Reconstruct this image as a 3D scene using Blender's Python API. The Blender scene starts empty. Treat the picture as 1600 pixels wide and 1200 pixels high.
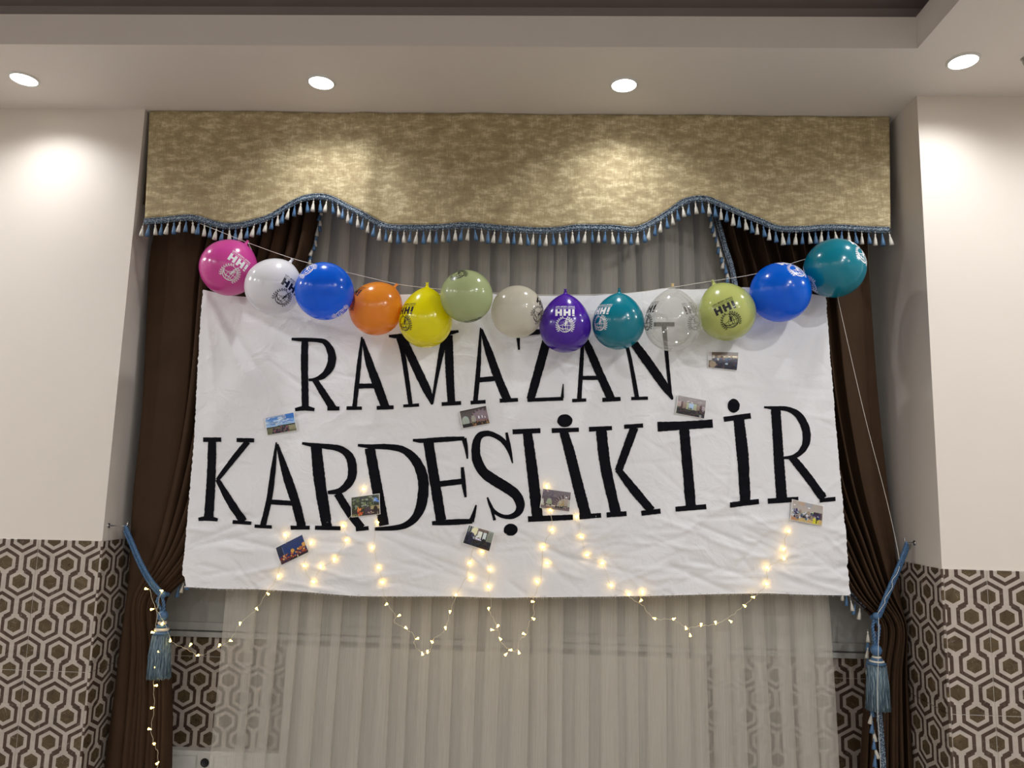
import bpy, bmesh, math, random
import numpy as np
from mathutils import Vector, Matrix

random.seed(7)
S = bpy.context.scene
COL = S.collection
PI = math.pi

# ------------------------------------------------------------------ camera
YAW, PITCH, ROLL, FPX = .0354, .1385, .0255, 1163.8
def _axes():
    cy, sy, cp, sp = math.cos(YAW), math.sin(YAW), math.cos(PITCH), math.sin(PITCH)
    f = Vector((-sy*cp, cy*cp, sp)); r = Vector((cy, sy, 0)); u = r.cross(f)
    c, s = math.cos(ROLL), math.sin(ROLL)
    return c*r + s*u, -s*r + c*u, f
CR, CU, CF = _axes()
CP = Vector((0, 0, 1.5))
cam = bpy.data.cameras.new('camera'); co = bpy.data.objects.new('camera', cam); COL.objects.link(co)
cam.sensor_fit = 'HORIZONTAL'; cam.sensor_width = 36; cam.lens = 36*FPX/1600; cam.clip_start = .05
m = Matrix((CR, CU, -CF)).transposed().to_4x4(); m.translation = CP
co.matrix_world = m
S.camera = co

# ------------------------------------------------------------------ world, lamps, exposure
S.view_settings.view_transform = 'Standard'; S.view_settings.look = 'None'
S.view_settings.gamma = 1; S.view_settings.exposure = 0.0
try: S.view_settings.use_curve_mapping = False
except Exception: pass
w = bpy.data.worlds.new('night'); S.world = w; w.use_nodes = True
w.node_tree.nodes['Background'].inputs[0].default_value = (.02, .025, .05, 1)
w.node_tree.nodes['Background'].inputs[1].default_value = .4
ZC = 3.394                       # soffit height
LAMPS = [(-2.506, 3.275), (-1.063, 3.287), (.375, 3.292), (1.823, 3.082)]      # in view
LAMPS_ROOM = [(-3.95, 3.27), (3.3, 2.9), (1.83, 1.45), (1.83, -.1), (1.83, -1.7), (-1.0, -3.4), (.5, -3.4), (1.9, -3.4),
              (-2.5, -3.4), (-4.2, 1.6), (-4.2, 0), (-4.2, -1.7), (3.4, -.3)]
LAMP_W, ROOM_W = 8.0, 20.5
LAMP_COL = (.97, .985, 1.0)
LENS_E = 9.0
BULB_E = 15.0
def add_lamp(x, y, power, cone=156):
    l = bpy.data.lights.new('downlight_beam', 'SPOT'); l.energy = power*4; l.color = LAMP_COL
    l.spot_size = math.radians(cone); l.spot_blend = .95 if cone < 150 else .35; l.shadow_soft_size = .04
    o = bpy.data.objects.new('downlight_beam', l); COL.objects.link(o); o.location = (x, y, ZC-.012)
    return o
BEAMS = [add_lamp(x, y, LAMP_W, 144) for x, y in LAMPS]
for x, y in LAMPS_ROOM: BEAMS.append(add_lamp(x, y, ROOM_W, 178))

def at(px, py, Y):
    v = CR*((px-800)/FPX) - CU*((py-600)/FPX) + CF
    return CP + v*(Y/v.y)
def atX(px, py, X):
    v = CR*((px-800)/FPX) - CU*((py-600)/FPX) + CF
    return CP + v*(X/v.x)

# ------------------------------------------------------------------ helpers
def mesh(name, verts, faces, mat=None, parent=None, smooth=True, mats=None, midx=None):
    me = bpy.data.meshes.new(name)
    me.from_pydata([tuple(v) for v in verts], [], faces)
    if mats:
        for q in mats: me.materials.append(q)
        if midx: me.polygons.foreach_set('material_index', midx)
    elif mat: me.materials.append(mat)
    if smooth: me.polygons.foreach_set('use_smooth', [True]*len(me.polygons))
    me.update()
    return link(name, me, parent)
def link(name, me, parent=None):
    o = bpy.data.objects.new(name, me); COL.objects.link(o)
    if parent: o.parent = parent
    return o
def tag(o, label=None, cat=None, group=None, kind=None):
    if label: o['label'] = label
    if cat: o['category'] = cat
    if group: o['group'] = group
    if kind: o['kind'] = kind
    return o
def thing(name, loc, label, cat, group=None):
    o = bpy.data.objects.new(name, None); COL.objects.link(o); o.location = loc; o.empty_display_size = .05
    return tag(o, label, cat, group)
class MB:
    def __init__(s): s.v = []; s.f = []; s.mi = []
    def add(s, vs, fs, k=0):
        n = len(s.v); s.v += [tuple(v) for v in vs]; s.f += [tuple(i+n for i in f) for f in fs]; s.mi += [k]*len(fs)
    def box(s, x0, y0, z0, x1, y1, z1, k=0):
        vs = [(x, y, z) for z in (z0, z1) for y in (y0, y1) for x in (x0, x1)]
        s.add(vs, [(0, 2, 3, 1), (4, 5, 7, 6), (0, 1, 5, 4), (2, 6, 7, 3), (0, 4, 6, 2), (1, 3, 7, 5)], k)
    def lathe(s, prof, seg=12, c=(0, 0, 0), star=0, k=0, cap=True):
        vs = []; fs = []
        for j, (r, z) in enumerate(prof):
            for i in range(seg):
                a = 2*PI*i/seg; rr = r*(1 - star*(i % 2))
                vs.append((c[0]+rr*math.cos(a), c[1]+rr*math.sin(a), c[2]+z))
        for j in range(len(prof)-1):
            for i in range(seg):
                a = j*seg+i; b = j*seg+(i+1) % seg
                fs.append((a, b, b+seg, a+seg))
        if cap: fs.append(tuple(range(seg))[::-1]); fs.append(tuple(range((len(prof)-1)*seg, len(prof)*seg)))
        s.add(vs, fs, k)
    def tube(s, pts, r, seg=6, k=0):
        pts = [Vector(p) for p in pts]; n = len(pts); vs = []; fs = []
        ref = None
        for i, p in enumerate(pts):
            t = (pts[min(i+1, n-1)] - pts[max(i-1, 0)])
            t = t.normalized() if t.length > 1e-9 else Vector((0, 0, 1))
            if ref is None:
                ref = t.orthogonal().normalized()
            ref = (ref - t*ref.dot(t)); ref = ref.normalized() if ref.length > 1e-6 else t.orthogonal().normalized()
            b = t.cross(ref); rr = r[i] if isinstance(r, (list, tuple)) else r
            for j in range(seg):
                a = 2*PI*j/seg; vs.append(p + ref*(rr*math.cos(a)) + b*(rr*math.sin(a)))
        for i in range(n-1):
            for j in range(seg):
                a = i*seg+j; b2 = i*seg+(j+1) % seg; fs.append((a, b2, b2+seg, a+seg))
        fs.append(tuple(range(seg))[::-1]); fs.append(tuple(range((n-1)*seg, n*seg)))
        s.add(vs, fs, k)
    def rope(s, pts, r, pitch=.03, k=0):
        pts = resample(pts, .004); n = len(pts); L = 0
        for st in range(2):
            out = []; L = 0
            for i, p in enumerate(pts):
                t = (pts[min(i+1, n-1)] - pts[max(i-1, 0)]).normalized()
                a1 = Vector((0, 1, 0)); a1 = (a1 - t*a1.dot(t)).normalized(); b = t.cross(a1)
                ph = 2*PI*L/pitch + PI*st
                out.append(p + a1*(r*.5*math.cos(ph)) + b*(r*.5*math.sin(ph)))
                if i < n-1: L += (pts[i+1]-p).length
            s.tube(out, r*.58, 6, k)
    def build(s, name, mat=None, parent=None, smooth=True, mats=None):
        return mesh(name, s.v, s.f, mat, parent, smooth, mats, s.mi if mats else None)
def catmull(P, n=8):
    P = [Vector(p) for p in P]; Q = [P[0]] + P + [P[-1]]; out = []
    for i in range(1, len(Q)-2):
        a, b, c, d = Q[i-1], Q[i], Q[i+1], Q[i+2]
        for j in range(n):
            t = j/n
            out.append(.5*((2*b) + (c-a)*t + (2*a-5*b+4*c-d)*t*t + (3*b-a-3*c+d)*t**3))
    out.append(P[-1]); return out
def resample(P, step):
    P = [Vector(p) for p in P]; out = [P[0]]; acc = 0
    for a, b in zip(P[:-1], P[1:]):
        L = (b-a).length
        if L < 1e-9: continue
        d = step-acc
        while d <= L:
            out.append(a + (b-a)*(d/L)); d += step
        acc = L-(d-step)
    return out

# ------------------------------------------------------------------ materials
def lin(c):
    return tuple((x/255/12.92 if x <= 10 else ((x/255+.055)/1.055)**2.4) for x in c)
class NT:
    def __init__(s, name):
        s.m = bpy.data.materials.new(name); s.m.use_nodes = True; s.t = s.m.node_tree; s.n = s.t.nodes
        s.b = s.n['Principled BSDF']; s.out = s.n['Material Output']; s.tc = None
    def node(s, t, **k):
        q = s.n.new(t)
        for a, v in k.items(): setattr(q, a, v)
        return q
    def setin(s, q, i, v):
        if v is None: return
        if hasattr(v, 'is_output'): s.t.links.new(v, q.inputs[i])
        else: q.inputs[i].default_value = v
    def M(s, op, a, b=None, c=None):
        q = s.node('ShaderNodeMath', operation=op)
        s.setin(q, 0, a); s.setin(q, 1, b); s.setin(q, 2, c); return q.outputs[0]
    def co(s, which='Object'):
        if not s.tc: s.tc = s.node('ShaderNodeTexCoord')
        return s.tc.outputs[which]
    def noise(s, scale=5, detail=3, rough=.5, vec=None, sc3=None, dist=0):
        v = vec or s.co()
        if sc3:
            mp = s.node('ShaderNodeMapping'); s.setin(mp, 0, v); mp.inputs['Scale'].default_value = sc3; v = mp.outputs[0]
        q = s.node('ShaderNodeTexNoise'); s.setin(q, 'Vector', v)
        q.inputs['Scale'].default_value = scale; q.inputs['Detail'].default_value = detail; q.inputs['Roughness'].default_value = rough
        q.inputs['Distortion'].default_value = dist
        return q.outputs['Fac']
    def ramp(s, fac, stops):
        q = s.node('ShaderNodeValToRGB'); s.setin(q, 0, fac); e = q.color_ramp.elements
        e[0].position = stops[0][0]; e[0].color = (*stops[0][1], 1); e[1].position = stops[-1][0]; e[1].color = (*stops[-1][1], 1)
        for p, c in stops[1:-1]:
            x = e.new(p); x.color = (*c, 1)
        return q.outputs[0]
    def mix(s, fac, a, b):
        q = s.node('ShaderNodeMix', data_type='RGBA'); s.setin(q, 0, fac)
        s.setin(q, 6, a if hasattr(a, 'is_output') else (*a, 1)); s.setin(q, 7, b if hasattr(b, 'is_output') else (*b, 1))
        return q.outputs[2]
    def bump(s, h, strength=.3, dist=.002):
        q = s.node('ShaderNodeBump'); s.setin(q, 'Height', h); q.inputs['Strength'].default_value = strength
        q.inputs['Distance'].default_value = dist; s.t.links.new(q.outputs[0], s.b.inputs['Normal']); return q.outputs[0]
    def P(s, **k):
        for a, v in k.items():
            s.setin(s.b, a.replace('_', ' '), (*v, 1) if isinstance(v, tuple) and len(v) == 3 else v)
        return s
    def over(s, shader):
        s.t.links.new(shader, s.out.inputs[0])
    def mixsh(s, fac, a, b):
        q = s.node('ShaderNodeMixShader'); s.setin(q, 0, fac); s.t.links.new(a, q.inputs[1]); s.t.links.new(b, q.inputs[2]); return q.outputs[0]
    def simple(s, typ, **k):
        q = s.node(typ)
        for a, v in k.items(): s.setin(q, a, (*v, 1) if isinstance(v, tuple) and len(v) == 3 else v)
        return q.outputs[0]

def plain(name, rgb, rough=.5, metal=0, var=.06, scale=30, bump=0):
    t = NT(name); c = lin(rgb); n = t.noise(scale)
    col = t.mix(n, tuple(x*(1-var) for x in c), tuple(min(1, x*(1+var)) for x in c))
    t.P(Base_Color=col, Roughness=rough, Metallic=metal)
    if bump: t.bump(n, bump, .001)
    return t.m

def mat_plaster(name, rgb):
    t = NT(name); c = lin(rgb)
    n = t.noise(2.2, 4, .6); f = t.noise(120, 3, .6); g = t.noise(9, 5, .65, dist=1)
    col = t.mix(n, tuple(x*.96 for x in c), tuple(x*1.03 for x in c))
    t.P(Base_Color=col, Roughness=.55)
    h = t.M('ADD', t.M('MULTIPLY', f, .25), g); t.bump(h, .12, .004)
    return t.m
M_wall = mat_plaster('cream_wall_paint', (222, 213, 203))
M_ceil = mat_plaster('matt_ceiling_paint', (228, 221, 214))
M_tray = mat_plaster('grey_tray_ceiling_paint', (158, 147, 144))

def mat_tile():
    t = NT('hexagon_printed_ceramic'); sx = t.node('ShaderNodeSeparateXYZ'); t.setin(sx, 0, t.co())
    x = t.M('MULTIPLY', sx.outputs[0], 100.0); z = t.M('MULTIPLY', sx.outputs[2], 100.0)   # cm; local x across, z up, origin at the tile's lower left corner
    def hexd(cx, cz):
        a = t.M('WRAP', t.M('SUBTRACT', x, cx), 7.5, -7.5); b = t.M('WRAP', t.M('SUBTRACT', z, cz), 10.0, -10.0)
        ax = t.M('ABSOLUTE', a); ab = t.M('ABSOLUTE', b)
        h = t.M('MAXIMUM', ax, t.M('ADD', t.M('MULTIPLY', ax, .5), t.M('MULTIPLY', ab, .93)))
        return ax, b, h
    ax, by, ha = hexd(0, 48.8); bx, bz, hb = hexd(7.5, 40.2)
    def band(h): return t.M('LESS_THAN', t.M('ABSOLUTE', t.M('SUBTRACT', h, 5.55)), .8)
    def openr(a, v, sign):     # 0 inside the opening
        n1 = t.M('LESS_THAN', a, 1.95); n2 = t.M('GREATER_THAN', t.M('MULTIPLY', v, sign), 0.0)
        return t.M('SUBTRACT', 1.0, t.M('MULTIPLY', n1, n2))
    da = t.M('MULTIPLY', band(ha), openr(ax, by, -1.0)); db = t.M('MULTIPLY', band(hb), openr(bx, bz, 1.0))
    ring = t.M('MAXIMUM', da, db)
    fill = t.M('MAXIMUM', t.M('LESS_THAN', ha, 3.15), t.M('LESS_THAN', hb, 3.15))
    g = t.node('ShaderNodeNewGeometry'); wn = t.noise(14, 5, .65, vec=g.outputs['Position'], dist=1.5); w2 = t.noise(60, 3, .6, vec=g.outputs['Position'])
    light = t.ramp(wn, [(.3, lin((172, 161, 151))), (.7, lin((192, 181, 170)))])
    dark = t.ramp(wn, [(.3, lin((62, 47, 41))), (.72, lin((88, 71, 61)))])
    olive = t.ramp(wn, [(.3, lin((66, 52, 40))), (.55, lin((88, 74, 52))), (.75, lin((108, 90, 66)))])
    c = t.mix(ring, light, dark); c = t.mix(fill, c, olive)
    vein = t.M('LESS_THAN', t.M('ABSOLUTE', t.M('SUBTRACT', t.noise(5, 4, .6, vec=g.outputs['Position'], dist=2), .5)), .0016)
    c = t.mix(t.M('MULTIPLY', vein, .5), c, lin((190, 180, 168)))
    t.P(Base_Color=c, Roughness=t.M('ADD', .22, t.M('MULTIPLY', w2, .15)), Specular_IOR_Level=.35)
    return t.m
M_tile = mat_tile()
M_grout = plain('pale_grout', (190, 182, 172), .8)
M_white = plain('white_lacquer', (222, 220, 214), .35)
M_pvc = plain('white_window_plastic', (168, 167, 162), .5)
M_floor = plain('polished_floor', (168, 162, 154), .25, var=.12, scale=4)
M_rear = mat_plaster('rear_wall_paint', (200, 194, 186))
M_metal = plain('chromed_steel', (190, 190, 190), .25, 1)
M_dark = plain('dark_plastic', (40, 40, 42), .5)

def mat_valance():
    t = NT('mottled_gold_velvet')
    n1 = t.noise(1, 6, .75, sc3=(12, 12, 30)); n2 = t.noise(1, 3, .7, sc3=(300, 60, 20)); n3 = t.noise(1, 3, .7, sc3=(30, 14, 300))
    v = t.M('ADD', t.M('MULTIPLY', n1, .6), t.M('ADD', t.M('MULTIPLY', n2, .25), t.M('MULTIPLY', n3, .15)))
    c = t.ramp(v, [(.38, lin((146, 129, 98))), (.5, lin((172, 156, 120))), (.6, lin((216, 202, 164)))])
    t.P(Base_Color=c, Roughness=.75, Specular_IOR_Level=.25)
    t.bump(v, .15, .002); return t.m
M_val = mat_valance()
def mat_velvet(name, a, b, sheen=.3):
    t = NT(name); n = t.noise(6, 4, .6); f = t.noise(1, 3, .6, sc3=(90, 90, 12))
    c = t.mix(t.M('ADD', t.M('MULTIPLY', n, .6), t.M('MULTIPLY', f, .4)), lin(a), lin(b))
    t.P(Base_Color=c, Roughness=.8, Sheen_Weight=sheen, Sheen_Roughness=.35, Specular_IOR_Level=.15)
    t.b.inputs['Sheen Tint'].default_value = (*lin((120, 84, 58)), 1)
    t.bump(f, .2, .001); return t.m
M_drape = mat_velvet('brown_velvet', (50, 36, 24), (74, 54, 38), .1)
def mat_cloth(name, rgb, black=False):
    t = NT(name); c = lin(rgb); g = t.node('ShaderNodeNewGeometry').outputs['Position']
    wr = t.noise(7, 4, .5, vec=g, dist=.5); fine = t.noise(220, 2, .5, vec=g)
    rid = t.M('ABSOLUTE', t.M('SUBTRACT', wr, .5))
    n = t.noise(2, 3, vec=g)
    col = t.mix(n, tuple(x*.95 for x in c), tuple(min(1, x*1.04) for x in c))
    t.P(Base_Color=col, Roughness=.75, Specular_IOR_Level=.3 if not black else .12)
    h = t.M('ADD', t.M('MULTIPLY', rid, -2.0), t.M('MULTIPLY', fine, .08))
    nn = t.bump(h, .8, .008)
    if not black:
        tr = t.simple('ShaderNodeBsdfTranslucent', Color=c)
        t.over(t.mixsh(.12, t.b.outputs[0], tr))
    return t.m
M_banner = mat_cloth('white_cotton_sheet', (243, 242, 244))
M_paint = mat_cloth('black_fabric_paint', (9, 9, 17), True)
def mat_sheer():
    t = NT('ivory_sheer_voile'); c = lin((234, 228, 216))
    f = t.noise(1, 3, .7, sc3=(220, 60, 5)); n = t.noise(6, 2)
    d = t.simple('ShaderNodeBsdfDiffuse', Color=c); tl = t.simple('ShaderNodeBsdfTranslucent', Color=c)
    tr = t.simple('ShaderNodeBsdfTransparent', Color=(1, 1, 1))
    body = t.mixsh(.12, d, tl)
    fac = t.M('ADD', .27, t.M('MULTIPLY', f, .2), None)
    t.over(t.mixsh(fac, tr, body)); return t.m
M_sheer = mat_sheer()
M_blue = plain('blue_silk_thread', (70, 108, 146), .45, var=.35, scale=300)
M_rope = plain('blue_silk_rope', (66, 100, 136), .42, var=.3, scale=200)
def mat_tass():
    t = NT('teal_blue_tassel_thread'); n = t.noise(1, 2, .6, sc3=(420, 420, 9))
    c = t.ramp(n, [(.36, lin((44, 62, 78))), (.5, lin((88, 112, 128))), (.62, lin((140, 158, 164)))]); t.P(Base_Color=c, Roughness=.5); t.bump(n, .5, .003); return t.m
M_tass = mat_tass()
M_ivory = plain('ivory_silk_thread', (208, 203, 192), .45, var=.15, scale=300)
def mat_braid():
    t = NT('blue_grey_woven_braid'); n = t.noise(210, 2, .6)
    c = t.ramp(n, [(.40, lin((24, 32, 48))), (.5, lin((56, 78, 102))), (.6, lin((160, 176, 188)))])
    t.P(Base_Color=c, Roughness=.5); t.bump(n, .6, .003); return t.m
M_braid = mat_braid()
M_twine = plain('white_twine', (225, 218, 208), .7)
def mat_emit(name, rgb, e):
    t = NT(name); t.P(Base_Color=lin(rgb), Roughness=.4, Emission_Color=lin(rgb), Emission_Strength=e); return t.m
M_lens = mat_emit('lit_lamp_diffuser', (255, 253, 250), LENS_E)
M_bulb = mat_emit('warm_led_bulb', (255, 208, 100), BULB_E)
def mat_wire():
    t = NT('clear_wire'); t.P(Base_Color=lin((215, 205, 180)), Roughness=.3); return t.m
M_wire = mat_wire()
def mat_attr():
    t = NT('glossy_photo_print'); a = t.node('ShaderNodeVertexColor', layer_name='print'); t.P(Base_Color=a.outputs[0], Roughness=.32); return t.m
M_photo = mat_attr(); M_paper = plain('white_photo_paper', (236, 234, 230), .5)
def mat_glass():
    t = NT('night_window_glass'); g = t.simple('ShaderNodeBsdfGlossy', Color=(.9, .92, 1), Roughness=.02)
    tr = t.simple('ShaderNodeBsdfTransparent', Color=(.7, .74, .8)); t.over(t.mixsh(.08, tr, g)); return t.m
M_glass = mat_glass()
def mat_latex(name, rgb, trans=0.0, transl=.25, tint=None):
    t = NT(name); c = lin(rgb); n = t.noise(5, 2)
    col = t.mix(n, tuple(x*.93 for x in c), tuple(min(1, x*1.06) for x in c))
    t.P(Base_Color=col, Roughness=.2, Specular_IOR_Level=.6, Coat_Weight=.4, Coat_Roughness=.08)
    tl = t.simple('ShaderNodeBsdfTranslucent', Color=c)
    sh = t.mixsh(transl, t.b.outputs[0], tl)
    if trans:
        tr = t.simple('ShaderNodeBsdfTransparent', Color=tint or (1, 1, 1))
        lw = t.node('ShaderNodeLayerWeight'); lw.inputs[0].default_value = .35
        f = t.M('MULTIPLY', t.M('SUBTRACT', 1.0, lw.outputs['Facing']), trans)
        sh = t.mixsh(f, sh, tr)
    t.over(sh); return t.m
def mat_clear():
    t = NT('clear_latex'); g = t.simple('ShaderNodeBsdfGlossy', Color=(1, 1, 1), Roughness=.07)
    tr = t.simple('ShaderNodeBsdfTransparent', Color=(.93, .93, .92)); d = t.simple('ShaderNodeBsdfDiffuse', Color=lin((215, 212, 205)))
    lw = t.node('ShaderNodeLayerWeight'); lw.inputs[0].default_value = .3
    a = t.mixsh(t.M('MULTIPLY', t.M('POWER', lw.outputs['Facing'], 2.0), .5), tr, d)
    a = t.mixsh(t.M('MINIMUM', t.M('ADD', .05, t.M('MULTIPLY', lw.outputs['Fresnel'], .5)), .3), a, g)
    a2 = t.mixsh(.13, a, d); t.over(a2); return t.m
M_ink_b = plain('black_balloon_ink', (22, 22, 28), .35); M_ink_w = plain('white_balloon_ink', (238, 238, 240), .35)

# ------------------------------------------------------------------ room shell
YL, YR, YB, XL, XR = 3.561, 3.376, 3.95, -2.0636, 1.7707
X0, X1, Y0 = -5.0, 5.0, -4.2
def struct(o, label=None): o['kind'] = 'structure'; return o
b = MB(); b.box(X0, Y0, -.1, X1, 4.15, 0); struct(b.build('floor', M_floor, smooth=False))
b = MB()                                             # soffit ring around the tray
TX0, TX1, TY0, TY1 = -3.9, 1.583, -2.9, 2.993
b.box(X0, TY1, ZC, X1, 4.15, ZC+.145); b.box(X0, Y0, ZC, X1, TY0, ZC+.145); b.box(X0, TY0, ZC, TX0, TY1, ZC+.145); b.box(TX1, TY0, ZC, X1, TY1, ZC+.145)
struct(b.build('ceiling', M_ceil, smooth=False))
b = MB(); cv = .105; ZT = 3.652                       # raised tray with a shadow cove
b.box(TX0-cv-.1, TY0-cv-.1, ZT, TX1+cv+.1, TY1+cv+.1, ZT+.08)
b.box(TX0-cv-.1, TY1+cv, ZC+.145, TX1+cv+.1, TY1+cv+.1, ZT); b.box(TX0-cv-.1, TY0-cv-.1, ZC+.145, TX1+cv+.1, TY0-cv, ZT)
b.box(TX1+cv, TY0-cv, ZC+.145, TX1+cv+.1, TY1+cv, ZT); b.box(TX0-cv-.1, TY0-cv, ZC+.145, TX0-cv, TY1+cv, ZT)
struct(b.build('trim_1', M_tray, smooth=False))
b = MB(); b.box(X0, YL, 0, XL, 4.15, ZC); wl = struct(b.build('wall_left', M_wall, smooth=False))
b = MB(); b.box(XR, YR, 0, X1, 4.15, ZC); wr = struct(b.build('wall_right', M_wall, smooth=False))
b = MB(); b.box(XL, YB, 0, XR, 4.15, .70); b.box(XL, YB, 3.22, XR, 4.15, ZC); wb = struct(b.build('wall_back', M_wall, smooth=False))
b = MB(); b.box(X0-.1, Y0-.1, 0, X0, 4.15, ZC); struct(b.build('wall_side_left', M_rear, smooth=False))
b = MB(); b.box(X1, Y0-.1, 0, X1+.1, 4.15, ZC); struct(b.build('wall_side_right', M_rear, smooth=False))
b = MB(); b.box(X0, Y0-.1, 0, X1, Y0, ZC); struct(b.build('wall_rear', M_rear, smooth=False))

# tiles: local x across, z up, origin = lower left corner of the full tile, front face at y = 0
TG = .0012; TT = .009
tile_cache = {}
def tile(parent, u0, u1, v0, v1, origin, rz=0):
    key = tuple(round(q, 4) for q in (u0, u1, v0, v1))
    if key not in tile_cache:
        a, c, e, f = u0+TG, u1-TG, v0+TG, v1-TG; ch = .0012
        vs = [(a, ch, e), (c, ch, e), (c, ch, f), (a, ch, f), (a+ch, 0, e+ch), (c-ch, 0, e+ch), (c-ch, 0, f-ch), (a+ch, 0, f-ch),
              (a, TT, e), (c, TT, e), (c, TT, f), (a, TT, f)]
        fs = [(4, 5, 6, 7), (0, 1, 5, 4), (1, 2, 6, 5), (2, 3, 7, 6), (3, 0, 4, 7), (8, 9, 1, 0), (9, 10, 2, 1), (10, 11, 3, 2), (11, 8, 0, 3)]
        me = bpy.data.meshes.new('tile'); me.from_pydata(vs, [], fs); me.materials.append(M_tile); tile_cache[key] = me
    o = link('tile', tile_cache[key], parent); o.location = origin; o.rotation_euler = (0, 0, rz); return o
TH = .6
def run(parent, s0, s1, joint, place, zmax=1.2):
    """columns of tiles between s0 and s1 along the wall, with a vertical joint at `joint`"""
    k = math.floor((s0-joint)/TH + 1e-6)
    while joint + k*TH < s1-1e-6:
        o = joint+k*TH; a = max(0, s0-o); c = min(TH, s1-o)
        if c-a > .004:
            for r in range(int(math.ceil(zmax/TH - 1e-6))):
                top = min(TH, zmax-r*TH)
                loc, rz = place(o); tile(parent, a, c, 0, top, (loc[0], loc[1], r*TH), rz)
        k += 1
run(wl, -4.4, XL, -2.366, lambda s: ((s, YL-TT), 0))
run(wr, XR, 4.2, 1.955, lambda s: ((s, YR-TT), 0))
def grout(parent, x0, y0, z0, x1, y1, z1):
    g = MB(); g.box(x0, y0, z0, x1, y1, z1); g.build('grout', M_grout, parent, False)
grout(wl, -4.4, YL-TT+.002, 0, XL, YL, 1.2); grout(wr, XR, YR-TT+.002, 0, 4.2, YR, 1.2)
jl = YL+.175
run(wl, YL-TT, YB, jl-TH, lambda s: ((XL+TT, s), PI/2))                 # left reveal (normal +x): u runs along +y
jr = 2.0
run(wr, -YB, -(YR-TT), -(YR+.269), lambda s: ((XR-TT, -s), -PI/2))   # right reveal (normal -x): u runs along -y
xb = at(268, 1060, YB).x
run(wb, XL+TT, XR-TT, xb, lambda s: ((s, YB-TT), 0), .70)
grout(wb, XL+TT, YB-TT+.002, 0, XR-TT, YB, .70)

# skirting duct with socket behind the curtains
b = MB(); b.box(XL+.01, YB-.05, 0, XR-.01, YB-TT, .15); b.box(XL+.01, YB-.056, .135, XR-.01, YB-TT, .158)
struct(b.build('baseboard_back', M_white, smooth=False))

# window
win = bpy.data.objects.new('window_1', None); COL.objects.link(win); win.location = ((XL+XR)/2, YB, .7); win['kind'] = 'structure'
def wpart(name, mb, mat):
    o = mb.build(name, mat, win, False); o.matrix_parent_inverse = Matrix.Translation(-win.location); return o
b = MB(); b.box(XL, YB-.03, .70, XR, YB+.1, .725); wpart('window_sill', b, M_pvc)
b = MB()
for z0, z1 in ((.73, .77), (1.06, 1.12), (3.16, 3.22)): b.box(XL, YB-.01, z0, XR, YB+.06, z1)
xc = at(800, 960, YB).x
for x0 in (XL, -1.25, xc-.03, 1.05, XR-.06): b.box(x0, YB-.012, .73, x0+.06, YB+.06, 3.22)
wpart('window_frame', b, M_pvc)
for x0, x1 in ((XL+.06, -1.25), (-1.19, xc-.03), (xc+.03, 1.05), (1.11, XR-.06)):
    b = MB(); b.box(x0, YB+.0, .77, x1, YB+.03, 1.06); wpart('lower_panel', b, M_pvc)
    b = MB(); b.box(x0, YB+.02, 1.12, x1, YB+.026, 3.16); wpart('pane', b, M_glass)

# radiator under the window
rx0, rx1 = at(445, 1100, 3.89).x, at(1093, 1100, 3.89).x
rz = at(800, 1020, 3.86).z
rad = thing('radiator', ((rx0+rx1)/2, 3.88, .12), 'long white panel radiator under the window behind the sheer curtain', 'radiator')
M_rad = plain('grey_white_enamel', (176, 171, 160), .4)
def rp(name, mb, mat=M_rad):
    o = mb.build(name, mat, rad, False); o.matrix_parent_inverse = Matrix.Translation(-rad.location); return o
b = MB(); b.box(rx0, 3.862, .1, rx1, 3.872, rz-.012)
n = int((rx1-rx0)/.05)
for i in range(1, n):
    x = rx0+i*(rx1-rx0)/n; b.box(x-.012, 3.859, .14, x+.012, 3.862, rz-.05)
rp('front_panel', b)
b = MB(); b.box(rx0, 3.872, .165, rx1, 3.925, rz-.03); rp('convector', b)
b = MB(); b.box(rx0-.004, 3.860, rz-.014, rx1+.004, 3.93, rz); rp('top_grille', b)
for x in (rx0+.2, rx1-.2):
    b = MB(); b.box(x-.02, 3.875, .0, x+.02, 3.893, .17); rp('bracket', b)

sk = at(322, 1190, YB-.05)
so = thing('wall_socket', (sk.x, YB-.052, sk.z), 'white wall socket with a dark outlet, low at the left edge of the sheer curtain', 'socket')
b = MB(); b.box(-.04, -.010, -.04, .04, 0, .04); b.build('cover_plate', M_white, so, False)
b = MB(); b.lathe([(.0, 0), (.02, 0), (.022, .004), (.02, .006), (.017, .003), (0, .003)], 16, cap=False)
o = b.build('outlet', M_dark, so); o.rotation_euler = (PI/2, 0, 0); o.location = (0, -.0105, 0)

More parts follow.
